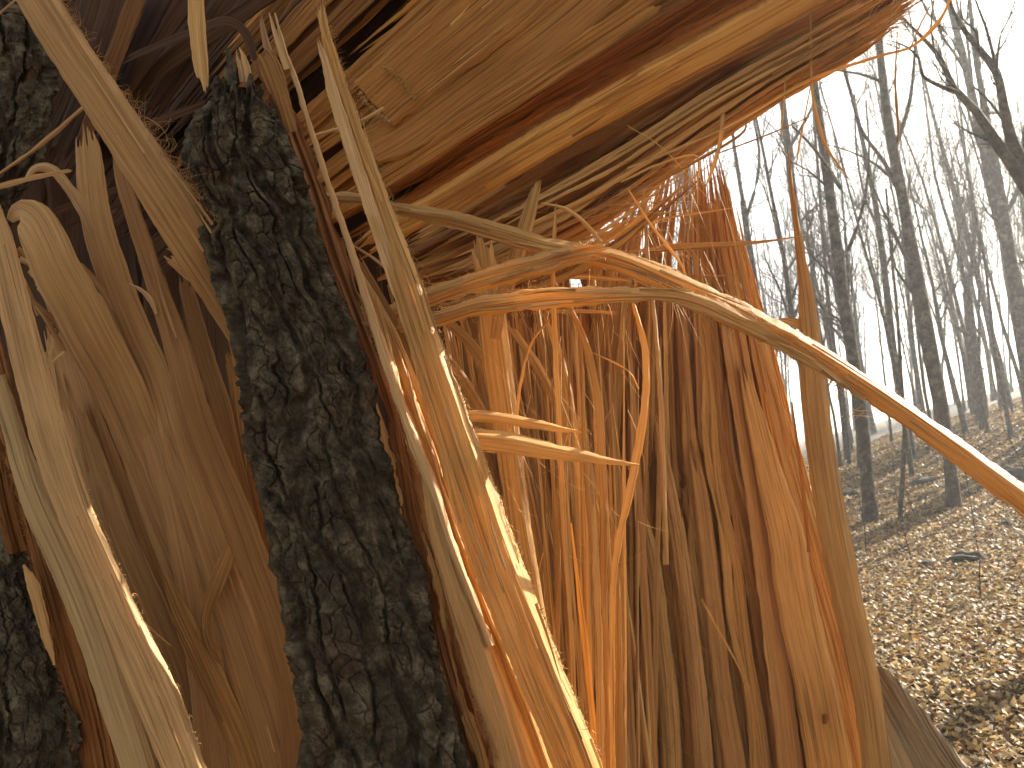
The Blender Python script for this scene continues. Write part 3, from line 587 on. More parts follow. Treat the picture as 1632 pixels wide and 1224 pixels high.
# --- left: diagonal plank, fan of bent boards, front planks
LA = [(36, -40, 62, .86), (104, 70, 64, .87), (182, 188, 68, .89), (248, 288, 76, .91), (305, 375, 84, .94), (360, 460, 84, .98), (410, 560, 60, 1.02)]
oL = strip('diagonal_plank', 'pale', LA, stump, th=.010, prof=[(-.5, 0), (-.46, .03), (.30, .05), (.5, -.22)], groove=.0005, step=7, rag=1.2, layer=.0003, label='pale plank slanting down behind the bark slab from the upper left corner')
slivers(oL, LA, 12, ['pale', 'tan'], peel=(0, 5)); fuzz(oL, LA, 260, (8, 30), side=1, mat='tan', along=1.2); fuzz(oL, LA[2:6], 60, (30, 80), side=1, mat='tan', along=3)
strip('splinter', 'tan', [(262, 400, 22), (285, 412, 36), (320, 436, 42), (360, 470, 44)], stump, d=.99, th=.01, torn=(20, 0), layer=.001, step=4, label='short broken end with a ragged tip beside the bark slab')
boards = [
 ('tan', 1.125, .01, [(120, 520, 120), (170, 640, 190), (225, 770, 240), (280, 900, 290), (330, 1050, 330), (370, 1200, 340), (390, 1330, 340)]),
 ('tan', 1.03, .009, [(135, 196, 26), (141, 250, 42), (152, 340, 50), (171, 412, 51), (194, 475, 52), (221, 540, 50), (250, 606, 50), (290, 743, 54), (335, 880, 60), (390, 1040, 70), (440, 1200, 84), (470, 1330, 88)]),
 ('tan', .992, .009, [(178, 222, 5), (199, 300, 24), (232, 400, 30), (254, 469, 35), (278, 537, 42), (297, 606, 45), (316, 675, 50), (342, 743, 50), (372, 812, 50), (405, 900, 50), (440, 1000, 52), (470, 1120, 58), (490, 1330, 60)]),
 ('tan', 1.00, .008, [(16, 352, 12, 1.04), (30, 336, 36, 1.0), (52, 350, 62, .99), (72, 388, 74, .985), (90, 430, 78, .985), (118, 482, 82, .99), (148, 540, 84, 1.0), (186, 610, 80, 1.02), (228, 710, 78, 1.04), (275, 830, 84, 1.05), (330, 960, 90, 1.05), (385, 1090, 100, 1.05), (430, 1330, 110, 1.05)]),
 ('tan', 1.035, .006, [(120, 425, 5), (146, 470, 14), (168, 520, 30), (198, 580, 40), (232, 650, 46), (262, 740, 50), (290, 850, 50), (320, 1000, 56), (360, 1330, 60)]),
 ('tan', 1.09, .008, [(80, 500, 30), (110, 600, 50), (150, 720, 66), (195, 850, 76), (250, 1000, 90), (300, 1130, 96), (350, 1330, 100)]),
 ('rust', 1.10, .008, [(180, 560, 40), (230, 680, 70), (280, 800, 80), (330, 930, 90), (380, 1060, 96), (420, 1200, 100), (450, 1330, 100)]),
 ('tan', 1.095, .008, [(270, 560, 20), (310, 680, 50), (350, 800, 70), (395, 920, 80), (430, 1050, 90), (460, 1200, 90), (480, 1330, 90)]),
 ('tan', 1.04, .005, [(290, 420, 18), (303, 480, 26), (324, 560, 30), (350, 640, 32), (374, 730, 24), (396, 810, 16), (410, 860, 6)]),
 ('rust', 1.05, .007, [(362, 545, 18), (376, 600, 26), (386, 680, 34), (400, 760, 40), (416, 840, 42), (434, 920, 44), (452, 1010, 50), (470, 1110, 56), (482, 1330, 60)]),
 ('tan', 1.075, .006, [(120, 640, 20), (150, 740, 40), (190, 860, 50), (240, 980, 60), (290, 1110, 60), (330, 1330, 64)]),
 ('rust', 1.0, .003, [(386, 806, 12), (370, 868, 22), (345, 930, 22), (327, 985, 14), (334, 1025, 18), (352, 1056, 6)]),
 ('rust', 1.03, .004, [(255, 900, 4), (280, 960, 22), (312, 1030, 40), (348, 1110, 44), (390, 1210, 40), (420, 1330, 40)]),
]
for k, (mt, d, th, p) in enumerate(boards):
    p = [q if len(q) == 4 else q + (d,) for q in p]
    ob_ = strip('bent_board', mt, [(q[0], q[1], q[2] * (1 + .06 * min(1, max(0, (q[1] - 560) / 300))), q[3]) for q in p], stump, th=th, torn=(40 if k not in (3,) else 0, 0), groove=.00016, layer=.0007, step=8, rag=1.0, tilt=(0 if k == 0 else random.choice([-1, 1]) * random.uniform(.08, .2)))
    slivers(ob_, [q for q in p if q[1] < 1300], 3 if k else 8, [mt, 'tan'], w=(1.5, 4), peel=(0, 8), rise=.004)
strip('splinter', 'pale', [(42, 288, 8), (54, 270, 12), (78, 268, 15), (104, 292, 17), (136, 340, 20), (150, 380, 8)], stump, d=1.03, th=.003, prof=ROUND, step=4)
strip('splinter', 'tan', [(130, 420, 4), (150, 445, 12), (170, 470, 14), (200, 520, 8)], stump, d=1.03, th=.003)
strip('splinter', 'pale', [(205, 452, 2), (225, 462, 6), (240, 478, 8), (250, 500, 6)], stump, d=.99, th=.002, prof=ROUND, step=4)
strip('splinter', 'tan', [(-6, 280, 4), (60, 234, 7), (135, 170, 7)], stump, d=.98, th=.003, prof=ROUND)
strip('splinter', 'tan', [(-6, 298, 10), (50, 284, 9), (116, 271, 6)], stump, d=.99, th=.003, torn=(0, 6))
strip('splinter', 'tan', [(-6, 25, 4), (25, 0, 4), (40, -15, 4)], stump, d=.9, th=.003, prof=ROUND)
strip('splinter', 'gold', [(203, 962, 4), (222, 985, 6), (245, 1008, 6), (272, 1030, 4)], stump, d=.93, th=.002, prof=ROUND, step=4)
strip('splinter', 'pale', [(85, 540, 3), (80, 565, 3), (76, 580, 2)], stump, d=.87, th=.002)
strip('splinter', 'pale', [(102, 560, 3), (88, 572, 3), (75, 588, 2)], stump, d=.87, th=.002)
# crumpled shavings in the hollow of the fan
for k in range(22):
    x0 = random.uniform(20, 90); y0 = random.uniform(380, 470); a = random.uniform(.35, .8); L = random.uniform(50, 120)
    pts = [(x0 + L * t * math.cos(a) , y0 + L * t * math.sin(a) * (1 + .9 * t), random.uniform(5, 13), 1.07 + .02 * math.sin(t * 3 + k)) for t in (0, .33, .66, 1)]
    strip('shaving', random.choice(['pale', 'tan']), pts, stump, th=.0015, prof=ROUND, step=6, tilt=random.uniform(-.8, .8))
FP = [(-16, 330, 36, .86), (4, 400, 44, .86), (28, 503, 52, .86), (54, 606, 58, .86), (84, 709, 64, .86), (118, 812, 58, .86), (160, 907, 56, .86), (205, 1010, 62, .86), (250, 1113, 74, .86), (290, 1216, 68, .86), (330, 1330, 70, .86)]
oP = strip('front_plank', 'pale', FP, stump, th=.014, prof=[(-.5, 0), (-.4, .08), (.22, .10), (.36, .06), (.5, -.30)], layer=.001, groove=.0009, step=6, label='grey tan plank at the lower left with a strip of direct sun on its right edge')
slivers(oP, FP[:-1], 12, ['pale', 'tan'], peel=(0, 8)); fuzz(oP, FP[4:-1], 120, (5, 16), side=1, mat='pale')
strip('front_plank', 'sap', [(-6, 600, 30), (18, 675, 32), (38, 743, 42), (64, 812, 50), (108, 907, 54), (150, 1010, 56), (184, 1113, 58), (218, 1216, 54), (250, 1330, 56)], stump, d=.885, th=.014, prof=RIDGE, layer=.0008, groove=.0008, step=6, label='yellowish sapwood plank at the lower left beside the ribbed inner bark')
strip('inner_bark', 'phloem', [(-20, 540, 50), (10, 650, 44), (40, 760, 44), (66, 860, 54), (96, 960, 64), (124, 1060, 70), (150, 1160, 76), (180, 1330, 84)], stump, d=.91, th=.02, groove=.004, rag=5, step=4, layer=.002, tilt=.2)
strip('inner_bark', 'tan', [(38, 900, 6), (52, 930, 20), (66, 980, 18), (78, 1030, 12), (86, 1060, 5)], stump, d=.893, th=.006, groove=.002, rag=3, step=4)
strip('inner_bark', 'brown', [(-40, 600, 60), (-10, 700, 60), (10, 800, 56), (30, 880, 40)], stump, d=.915, th=.02, groove=.005, rag=5, step=4, layer=.002)
fuzz(stump, [(10, 680, 30, .9), (40, 760, 36, .9), (66, 860, 46, .9), (96, 960, 56, .9), (124, 1060, 60, .9), (150, 1200, 66, .9)], 260, (5, 14), side=-1, mat='phloem', rad=(.0003, .0007))
def lowd(px, py): return .93 - .00006 * (py - 700) + 0 * px
bark('bark_slab', [(-90, 760), (-90, 1320), (-60, 1760)], [(6, 780), (30, 860), (52, 940), (84, 1030), (112, 1110), (130, 1180), (138, 1320), (220, 1760)], lowd, stump, res=1.7, amp=.012, seed=77, back=.03, bulge=.01, cell=(.035, .12), jag=(40, 0), label='second piece of dark bark in the lower left corner')
def upd(px, py): return 1.16 + 0 * px + 0 * py
bark('bark_slab', [(-80, -60), (-120, 360), (-150, 760)], [(28, -60), (60, 50), (92, 120), (84, 190), (58, 262), (20, 330), (-30, 470), (-90, 760)], upd, stump, res=1.9, amp=.03, seed=55, back=.05, bulge=.02, cell=(.05, .22), jag=(0, 0), label='deeply furrowed dark bark in the upper left corner')

# loose hanging and wispy fibres on the wall
def wisps(n, box, dirr, ln, d, rad, mat, sp=.25, name='hanging_fibre', parent=stump, curl=.5):
    px = rng.uniform(box[0], box[2], n); py = rng.uniform(box[1], box[3], n); a = dirr + rng.normal(0, sp, n); L = rng.uniform(*ln, n)
    k = 8; t = np.linspace(0, 1, k)[None]; c = rng.normal(0, curl, n)[:, None]
    an = a[:, None] + c * t; sx = np.cumsum(np.cos(an), 1) / k * L[:, None]; sy = np.cumsum(np.sin(an), 1) / k * L[:, None]
    D = rng.uniform(*d, n)[:, None] + 0 * t
    P = W(px[:, None] + sx, py[:, None] + sy, D) - base_of(parent)
    V, fl, uv = tubes(P, rng.uniform(*rad, n)[:, None] * (1.1 - .8 * t), 3); link(name, mesh_np(name, V, fl, uv), M[mat], parent, kind='stuff')
wisps(170, (1030, 640, 1130, 1200), R(62), (30, 130), (1.62, 1.66), (.0003, .0006), 'tan', .3)
wisps(50, (1000, 500, 1250, 1100), R(75), (20, 90), (1.66, 1.7), (.0003, .0005), 'tan', .5)
wisps(90, (740, 430, 1010, 900), R(80), (40, 160), (1.05, 1.3), (.0002, .0005), 'gold', .5)
wisps(50, (930, 250, 1150, 430), R(75), (60, 190), (1.3, 1.6), (.0004, .0012), 'orange', .3)
wisps(40, (780, 330, 1000, 430), R(-15), (60, 200), (1.15, 1.4), (.0003, .0012), 'orange', .25)
wisps(60, (600, 560, 720, 1000), R(66), (40, 120), (.915, .93), (.0002, .0004), 'gold', .1, curl=.2)
strip('splinter', 'gold', [(1118, 955, 3), (1140, 995, 3.5), (1165, 1040, 3), (1196, 1098, 1.5)], stump, d=1.5, th=.002, step=5)

# ------------------------------------------------------------------ FALLEN TRUNK
O = (-252, 826)
def ray(a0, a1, r0_, r1_, w, d, mat, parent=log, name='splinter', bend=0, **k):
    pts = []
    for j in range(6):
        t = j / 5; r = r0_ + (r1_ - r0_) * t; a = R(a0 + (a1 - a0) * t + bend * math.sin(t * math.pi))
        ww = w * (.5 + .5 * r / 1200)
        pts.append((O[0] + r * math.cos(a), O[1] - r * math.sin(a), ww * (min(1, .3 + t * 3)), (d[0] + (d[1] - d[0]) * t)))
    return strip(name, mat, pts, parent, **k)
# solid body: thick boards side by side, shade-coloured towards the left
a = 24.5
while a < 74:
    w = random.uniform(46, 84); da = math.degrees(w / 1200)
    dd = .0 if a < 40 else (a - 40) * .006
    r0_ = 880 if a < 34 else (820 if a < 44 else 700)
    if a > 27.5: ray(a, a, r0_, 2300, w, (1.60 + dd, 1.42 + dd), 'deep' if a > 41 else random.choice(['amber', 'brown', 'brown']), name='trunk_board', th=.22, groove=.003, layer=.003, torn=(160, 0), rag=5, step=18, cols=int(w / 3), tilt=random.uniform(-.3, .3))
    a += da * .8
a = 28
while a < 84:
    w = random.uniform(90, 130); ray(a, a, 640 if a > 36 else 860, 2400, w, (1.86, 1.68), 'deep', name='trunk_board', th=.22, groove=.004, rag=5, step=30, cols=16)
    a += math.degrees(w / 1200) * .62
# relief boards on the underside, darker woods leftward for the hollow's shade
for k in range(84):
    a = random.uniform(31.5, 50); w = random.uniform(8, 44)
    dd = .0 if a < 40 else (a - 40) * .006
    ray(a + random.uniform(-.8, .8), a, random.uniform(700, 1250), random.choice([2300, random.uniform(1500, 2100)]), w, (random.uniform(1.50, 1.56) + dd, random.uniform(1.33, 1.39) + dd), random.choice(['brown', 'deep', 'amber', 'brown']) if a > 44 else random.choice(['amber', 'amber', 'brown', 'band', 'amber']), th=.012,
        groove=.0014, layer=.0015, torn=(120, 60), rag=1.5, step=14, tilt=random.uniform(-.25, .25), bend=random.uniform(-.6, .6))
# broad plain board with the crumbly step at its end
oH = strip('heartwood_board', 'amber', [(596, 168, 96, 1.435), (650, 120, 104, 1.43), (720, 62, 112, 1.41), (800, -6, 128, 1.39), (900, -100, 150, 1.36)], log, th=.03, groove=.0012, layer=.0002, torn=(4, 0), rag=3, step=5, tilt=.1, prof=[(-.5, 0), (-.45, .02), (.45, .02), (.5, 0)], label='broad smooth orange board under the fallen trunk with a crumbly square end')
strip('heartwood_board', 'amber', [(560, 250, 40, 1.46), (640, 205, 90, 1.45), (740, 130, 110, 1.43), (860, 40, 120, 1.40), (980, -60, 130, 1.37)], log, th=.03, groove=.001, layer=.0003, torn=(40, 0), rag=3, step=9, tilt=-.1)
slivers(oH, [(620, 150, 80, 1.42), (720, 62, 100, 1.40), (800, -6, 110, 1.38)], 12, ['amber', 'orange'])
fuzz(log, [(585, 120, 40, 1.42), (600, 135, 60, 1.42), (625, 160, 60, 1.42), (650, 185, 50, 1.42)], 500, (2, 8), mat='orange', rad=(.0006, .0018), along=.3)
# left, coloured dark for the hollow's shade: ribbons fanning to the upper left
for p, mt, d in [([(50, 262, 44), (110, 130, 36), (155, -30, 34)], 'deep', 1.34), ([(92, 250, 30), (140, 140, 42), (195, -30, 46)], 'deep', 1.33), ([(128, 236, 22), (168, 130, 28), (228, -30, 32)], 'brown', 1.32),
                 ([(150, 226, 20), (196, 120, 26), (270, -30, 36)], 'deep', 1.36), ([(170, 200, 14), (232, 100, 22), (318, -30, 40)], 'deep', 1.35), ([(180, 210, 18), (260, 105, 28), (372, 30, 30), (470, -40, 30)], 'deep', 1.37),
                 ([(205, 210, 10), (262, 190, 14), (335, 162, 12)], 'deep', 1.25), ([(190, 100, 10), (260, 70, 14), (340, 38, 16), (372, 36, 14), (395, 60, 14), (408, 100, 10)], 'deep', 1.28),
                 ([(60, 350, 12), (120, 325, 12), (190, 300, 10)], 'deep', 1.2), ([(90, 365, 10), (150, 340, 10), (215, 318, 8)], 'deep', 1.2), ([(240, 180, 30), (300, 90, 40), (380, -20, 50)], 'deep', 1.42)]:
    strip('splinter', mt, p, log, d=d, th=.006, torn=(20, 10), layer=.0008, tilt=random.uniform(-.4, .4))
strip('splinter', 'orange', [(311, -30, 26), (315, 50, 28), (321, 105, 24), (327, 150, 10)], log, d=1.05, th=.006, torn=(0, 30), step=5, label='orange splinter hanging down above the top of the bark slab')
strip('splinter', 'tan', [(500, 216, 4), (545, 203, 6), (580, 190, 7), (612, 172, 6)], log, d=1.2, th=.003, prof=ROUND)
# bright band and the dense bundles under it
F1 = [(560, 408, 26, 1.26), (630, 362, 40, 1.24), (700, 326, 46, 1.22), (770, 284, 50, 1.20), (860, 230, 52, 1.18), (950, 178, 52, 1.16), (1060, 116, 52, 1.14), (1175, 54, 50, 1.12), (1300, -16, 48, 1.10), (1420, -84, 46, 1.08)]
oF = strip('bright_band', 'band', F1, log, th=.02, prof=[(-.5, -.06), (-.4, .06), (.3, .16), (.5, 0)], groove=.0007, layer=.0005, torn=(60, 0), rag=1.6, step=7, label='smooth bright orange band along the lower side of the fallen trunk')
slivers(oF, F1, 22, ['band', 'amber'], peel=(0, 6)); fuzz(oF, F1, 420, (8, 26), side=1, mat='orange', along=1.4, rad=(.0002, .0004))
ylow = [(560, 425), (640, 385), (723, 340), (912, 224), (1060, 146), (1175, 80), (1264, 38), (1330, 0), (1420, -48)]
ybot = [(560, 480), (640, 466), (750, 440), (900, 376), (1000, 318), (1072, 258), (1200, 168), (1300, 108), (1400, 48), (1500, -20)]
def band(x, s): return np.interp(x, *zip(*ylow)) * (1 - s) + np.interp(x, *zip(*ybot)) * s
def under(n, wr, dr, mats, x0r, x1r, th, name='splinter', s0=(0, 1)):
    for k in range(n):
        s = random.uniform(*s0); x0, x1 = random.uniform(*x0r), random.uniform(*x1r)
        s1 = max(0, s + random.uniform(-.14, .14)); w = random.uniform(*wr); d = random.uniform(*dr) - .02 * s
        pts = []
        for j in range(6):
            t = j / 5; x = x0 + (x1 - x0) * t
            pts.append((x, float(band(x, s + (s1 - s) * t)) + random.uniform(-2, 2), w * (.35, .9, 1, 1, .8, .25)[j], d - .10 * t))
        strip(name, random.choice(mats), pts, log, th=th, groove=.0009, rag=1.2, step=12, prof=random.choice([FLAT, RIDGE, ROUND]), tilt=random.uniform(-.5, .5), torn=(40, 60), layer=.0006)
under(34, (18, 38), (1.36, 1.40), ['amber', 'brown'], (600, 760), (1330, 1500), .03, s0=(0, .9))
under(46, (6, 17), (1.28, 1.35), ['amber', 'orange', 'amber'], (640, 1000), (1150, 1440), .006)
under(34, (3, 8), (1.22, 1.30), ['orange', 'gold', 'amber'], (700, 1100), (1200, 1460), .004, name='thin_splinter', s0=(.4, 1.02))
under(22, (5, 15), (1.30, 1.38), ['gold', 'orange', 'gold', 'amber'], (1000, 1180), (1270, 1450), .004, s0=(.9, 1.1))
under(16, (4, 10), (1.40, 1.46), ['gold', 'gold', 'pale'], (900, 1120), (1150, 1440), .003, s0=(1.0, 1.16))
under(40, (4, 12), (1.28, 1.44), ['orange', 'amber', 'orange', 'gold'], (640, 760), (860, 1160), .004, s0=(.75, 1.5))
wisps(160, (760, 200, 1080, 350), R(-28), (50, 170), (1.16, 1.24), (.0002, .0006), 'orange', .16, name='torn_fibre', parent=log, curl=.25)
# bright frayed fringe along the lower edge, and wisps against the sky
n = 900; xs = rng.uniform(930, 1420, n); s_ = rng.uniform(.80, 1.10, n); yb = np.interp(xs, *zip(*ylow)) * (1 - s_) + np.interp(xs, *zip(*ybot)) * s_
L = rng.uniform(20, 90, n); an = R(-30) + rng.normal(0, .22, n); k = 7; t = np.linspace(0, 1, k)[None]; cc = rng.normal(0, .4, n)[:, None]
A_ = an[:, None] + cc * t; P = W(xs[:, None] + np.cumsum(np.cos(A_), 1) / k * L[:, None], yb[:, None] + np.cumsum(np.sin(A_), 1) / k * L[:, None], (rng.uniform(1.16, 1.55, n))[:, None] + 0 * t) - base_of(log)
Vv, fl, uv = tubes(P, rng.uniform(.0002, .0007, n)[:, None] * (1.1 - t * .8), 3); link('frayed_fringe', mesh_np('frayed_fringe', Vv, fl, uv), M['pale'], log, kind='stuff')
n = 90; xs = rng.uniform(1250, 1460, n); yb = np.interp(xs, *zip(*ybot)) - rng.uniform(-6, 40, n)
L = rng.uniform(60, 170, n); an = R(-38) + rng.normal(0, .3, n); cc = rng.normal(0, .5, n)[:, None]; A_ = an[:, None] + cc * t
P = W(xs[:, None] + np.cumsum(np.cos(A_), 1) / k * L[:, None], yb[:, None] + np.cumsum(np.sin(A_), 1) / k * L[:, None], (rng.uniform(1.1, 1.2, n))[:, None] + 0 * t) - base_of(log)
Vv, fl, uv = tubes(P, rng.uniform(.0002, .0005, n)[:, None] * (1.1 - t * .8), 3); link('frayed_fringe', mesh_np('frayed_fringe', Vv, fl, uv), M['gold'], log, kind='stuff')
for p in [[(1000, 268, 3), (1072, 240, 5), (1180, 190, 5), (1290, 128, 5), (1400, 90, 5), (1450, 76, 4), (1484, 48, 7), (1505, 20, 5), (1520, -20, 4)], [(1140, 246, 2), (1220, 216, 2.5), (1295, 184, 1.5)],
          [(1292, -10, 4), (1292, 60, 4), (1294, 140, 4), (1303, 190, 6), (1316, 232, 5), (1340, 268, 3), (1356, 288, 1.5)], [(1430, 50, 2), (1427, 120, 3), (1429, 170, 5), (1432, 205, 4), (1430, 230, 1.5)],
          [(1152, 180, 7), (1148, 225, 7), (1138, 262, 6), (1124, 300, 2)], [(1482, 10, 2.5), (1464, 45, 2.5), (1450, 80, 2)], [(1252, 120, 2), (1248, 180, 3), (1246, 215, 1.5)],
          [(1295, 120, 2), (1282, 190, 2.5), (1273, 235, 3.5), (1270, 260, 1.5)], [(1140, 330, 1), (1060, 240, 2), (1000, 200, 2)],
          [(1030, 300, 2), (1100, 262, 5), (1180, 215, 4), (1190, 190, 2)], [(990, 290, 3), (1050, 262, 4), (1110, 248, 3), (1112, 290, 2), (1112, 330, 1)]]:
    strip('thin_splinter', random.choice(['amber', 'orange', 'gold']), p, log, d=1.14, th=.002, prof=ROUND, rag=.4, step=6)
# solid core of the fallen trunk, its bark on the far side
def core():
    a = W(520, 40, 1.98); b = W(1500, -420, 1.62); k = 30; t = np.linspace(0, 1, k)[:, None]
    P = (a + (b - a) * t); ax = (b - a) / np.linalg.norm(b - a); e1 = np.cross(ax, [0, 0, 1]); e1 /= np.linalg.norm(e1); e2 = np.cross(e1, ax)
    na = 120; an = np.linspace(0, 2 * math.pi, na, endpoint=False)
    f1, f2, c = worley(an[None] * .25 / .05 + 0 * t, t * 1.3 / .12 + 0 * an[None], 3); rad = .24 + .015 * sst(.03, .35, f2 - f1)
    V = (P[:, None] + rad[..., None] * (np.cos(an)[None, :, None] * e1 + np.sin(an)[None, :, None] * e2)).reshape(-1, 3) - base_of(log)
    I = np.arange(k * na).reshape(k, na); Q = np.stack([I[:-1], np.roll(I[:-1], -1, 1), np.roll(I[1:], -1, 1), I[1:]], -1).reshape(-1, 4)
    link('trunk_core', mesh_np('trunk_core', V, [Q, I[0][None, ::-1].copy(), I[-1][None].copy()], np.zeros((len(V), 2))), M['bark'], log)
core()

# ------------------------------------------------------------------ weathered split log on the ground at the lower right
gl = thing('split_log', 'weathered grey split log leaning on the ground at the lower right beside the stump', 'log', tuple(W(1500, 1224, 1.55)))
strip('log_face', 'grey', [(1392, 1058, 10, 1.62), (1412, 1090, 34, 1.60), (1440, 1140, 58, 1.56), (1476, 1200, 80, 1.52), (1520, 1270, 96, 1.48), (1570, 1360, 110, 1.42)], gl, th=.08, groove=.0025, layer=.003, rag=3, step=5, tilt=.5, torn=(14, 0))
strip('log_face', 'sap', [(1398, 1110, 10, 1.60), (1412, 1150, 20, 1.57), (1436, 1210, 36, 1.53), (1470, 1290, 50, 1.49), (1500, 1360, 60, 1.44)], gl, th=.05, groove=.0012, rag=2, step=5, tilt=-.5, torn=(10, 0))

# ================================================================== WOODS BEHIND
def hit(px, py):
    d = (fwd + right * (px - 816) / F + up * (612 - py) / F); t = 2.0
    for _ in range(4000):
        p = CAM + d * t
        if p[2] < float(gz(p[0], p[1])): return t
        t += .03
    return 60.0
def branchset(rg, n, base, dirs, length, rad, seg=7, droop=.0, wob=.16, upb=.25):
    """n polylines starting at base (n,3) along dirs (n,3)"""
    P = np.zeros((n, seg, 3)); P[:, 0] = base; d = dirs.copy()
    for j in range(1, seg):
        d = d + rg.normal(0, wob, (n, 3)); d[:, 2] += upb * .3; d /= np.linalg.norm(d, axis=1, keepdims=True)
        P[:, j] = P[:, j - 1] + d * (length / (seg - 1))[:, None]
    t = np.linspace(0, 1, seg)[None]; return P, rad[:, None] * (1 - .82 * t)
def grow(P, Rd, rg, n, lo, hi, lenf, radf, seg, spread=.7, wob=.16, upb=.25):
    """children from polylines P (m,k,3)"""
    m, k, _ = P.shape; i = rg.integers(0, m, n); t = rg.uniform(lo, hi, n) * (k - 1.001); j = t.astype(int); f = (t - j)[:, None]
    b = P[i, j] * (1 - f) + P[i, j + 1] * f; tan = P[i, j + 1] - P[i, j]; tan /= np.linalg.norm(tan, axis=1, keepdims=True) + 1e-9
    rnd = rg.normal(0, 1, (n, 3)); rnd -= (rnd * tan).sum(1, keepdims=True) * tan; rnd /= np.linalg.norm(rnd, axis=1, keepdims=True)
    d = tan + rnd * rg.uniform(spread * .6, spread * 1.4, n)[:, None]; d /= np.linalg.norm(d, axis=1, keepdims=True)
    L = np.linalg.norm(P[i, -1] - P[i, 0], axis=1) * lenf * rg.uniform(.5, 1.2, n) * (1.1 - t / (k - 1) * .6)
    r_ = (Rd[i, j]) * radf * rg.uniform(.7, 1.1, n)
    return branchset(rg, n, b, d, L, r_, seg, wob=wob, upb=upb)
def twigs_for(P, Rd, rg, n2, n3, minr=.004):
    P2, R2 = grow(P, Rd, rg, n2, .15, .98, .45, .5, 6, .7); R2 = np.maximum(R2, minr * 1.4)
    P3, R3 = grow(P2, R2, rg, n3, .1, 1, .5, .5, 5, .8, wob=.2); R3 = np.maximum(R3 * .8, minr)
    return [(P2, R2), (P3, R3)]
def join(sets, sides=3):
    VV, FQ, FT, o = [], [], [], 0
    for P, Rd in sets:
        V, fl, uv = tubes(P, Rd, sides)
        VV.append(V); FQ.append(fl[0] + o)
        if len(fl) > 1: FT += [f + o for f in fl[1:]]
        o += len(V)
    return np.concatenate(VV), [np.concatenate(FQ)] + ([np.concatenate(FT)] if FT else [])
def smooth_poly(pts, k):
    p = np.array(pts, float); s = np.concatenate([[0], np.cumsum(np.linalg.norm(np.diff(p[:, :2], axis=0), axis=1))])
    C_ = catmull(np.column_stack([p[:, :2], p[:, 2:]]), max(2, s[-1] / k)); return C_

def traced_tree(label, basepx, trunk, limbs=(), ntw=120, group='nearer bare trees of the woods', dist=None, seed=1):
    """trunk / limbs: pixel polylines (x, y, width) from below upwards, standing at one distance on the ground"""
    rg = np.random.default_rng(seed)
    d = dist or hit(*basepx)
    root = W(basepx[0], basepx[1], d); loc = (float(root[0]), float(root[1]), float(gz(root[0], root[1])))
    t = thing('bare_tree', label, 'tree', loc, group); B = np.array(loc)
    def poly(pts, rel=0):
        C_ = smooth_poly(pts, 14); P = W(C_[:, 0], C_[:, 1], d + rel * np.linspace(0, 1, len(C_)) * d * .06) ; return P, np.maximum(C_[:, 2] * .86, 1.2) / 2 * d / F
    Pt, Rt = poly(trunk)
    Pt = np.vstack([[loc[0], loc[1], loc[2] - .15], Pt]) if Pt[0][2] > loc[2] else Pt; Rt = np.concatenate([[Rt[0] * 1.35], Rt]) if len(Rt) < len(Pt) else Rt
    sets = []
    def tube_obj(name, P, Rd):
        V, fl, uv = tubes((P - B)[None], Rd[None], 9, False); o = link(name, mesh_np(name, V, fl), M['farbark'], t)
    tube_obj('trunk', Pt, Rt); allp = [(Pt[len(Pt) // 3:], Rt[len(Pt) // 3:])]
    # carry the top on, out of the picture
    for q in limbs:
        P, Rd = poly(q, rg.uniform(-1, 1)); tube_obj('limb', P, Rd); allp.append((P, Rd))
    for P, Rd in allp:
        k = 8; ii = np.linspace(0, len(P) - 1, k).astype(int); Pk = (P[ii] - B)[None]; Rk = Rd[ii][None]
        m = max(4, int(ntw * len(P) / 40))
        s1 = grow(Pk, Rk, rg, max(5, m // 10), .05, 1, .34, .34, 7, .75); sets.append(s1)
        for q in twigs_for(s1[0], s1[1], rg, m, m * 3, .0016 * d / 8): sets.append(q)
    V, fl = join(sets); link('twigs', mesh_np('twigs', V, fl), M['farbark'], t, kind='stuff')
    return t
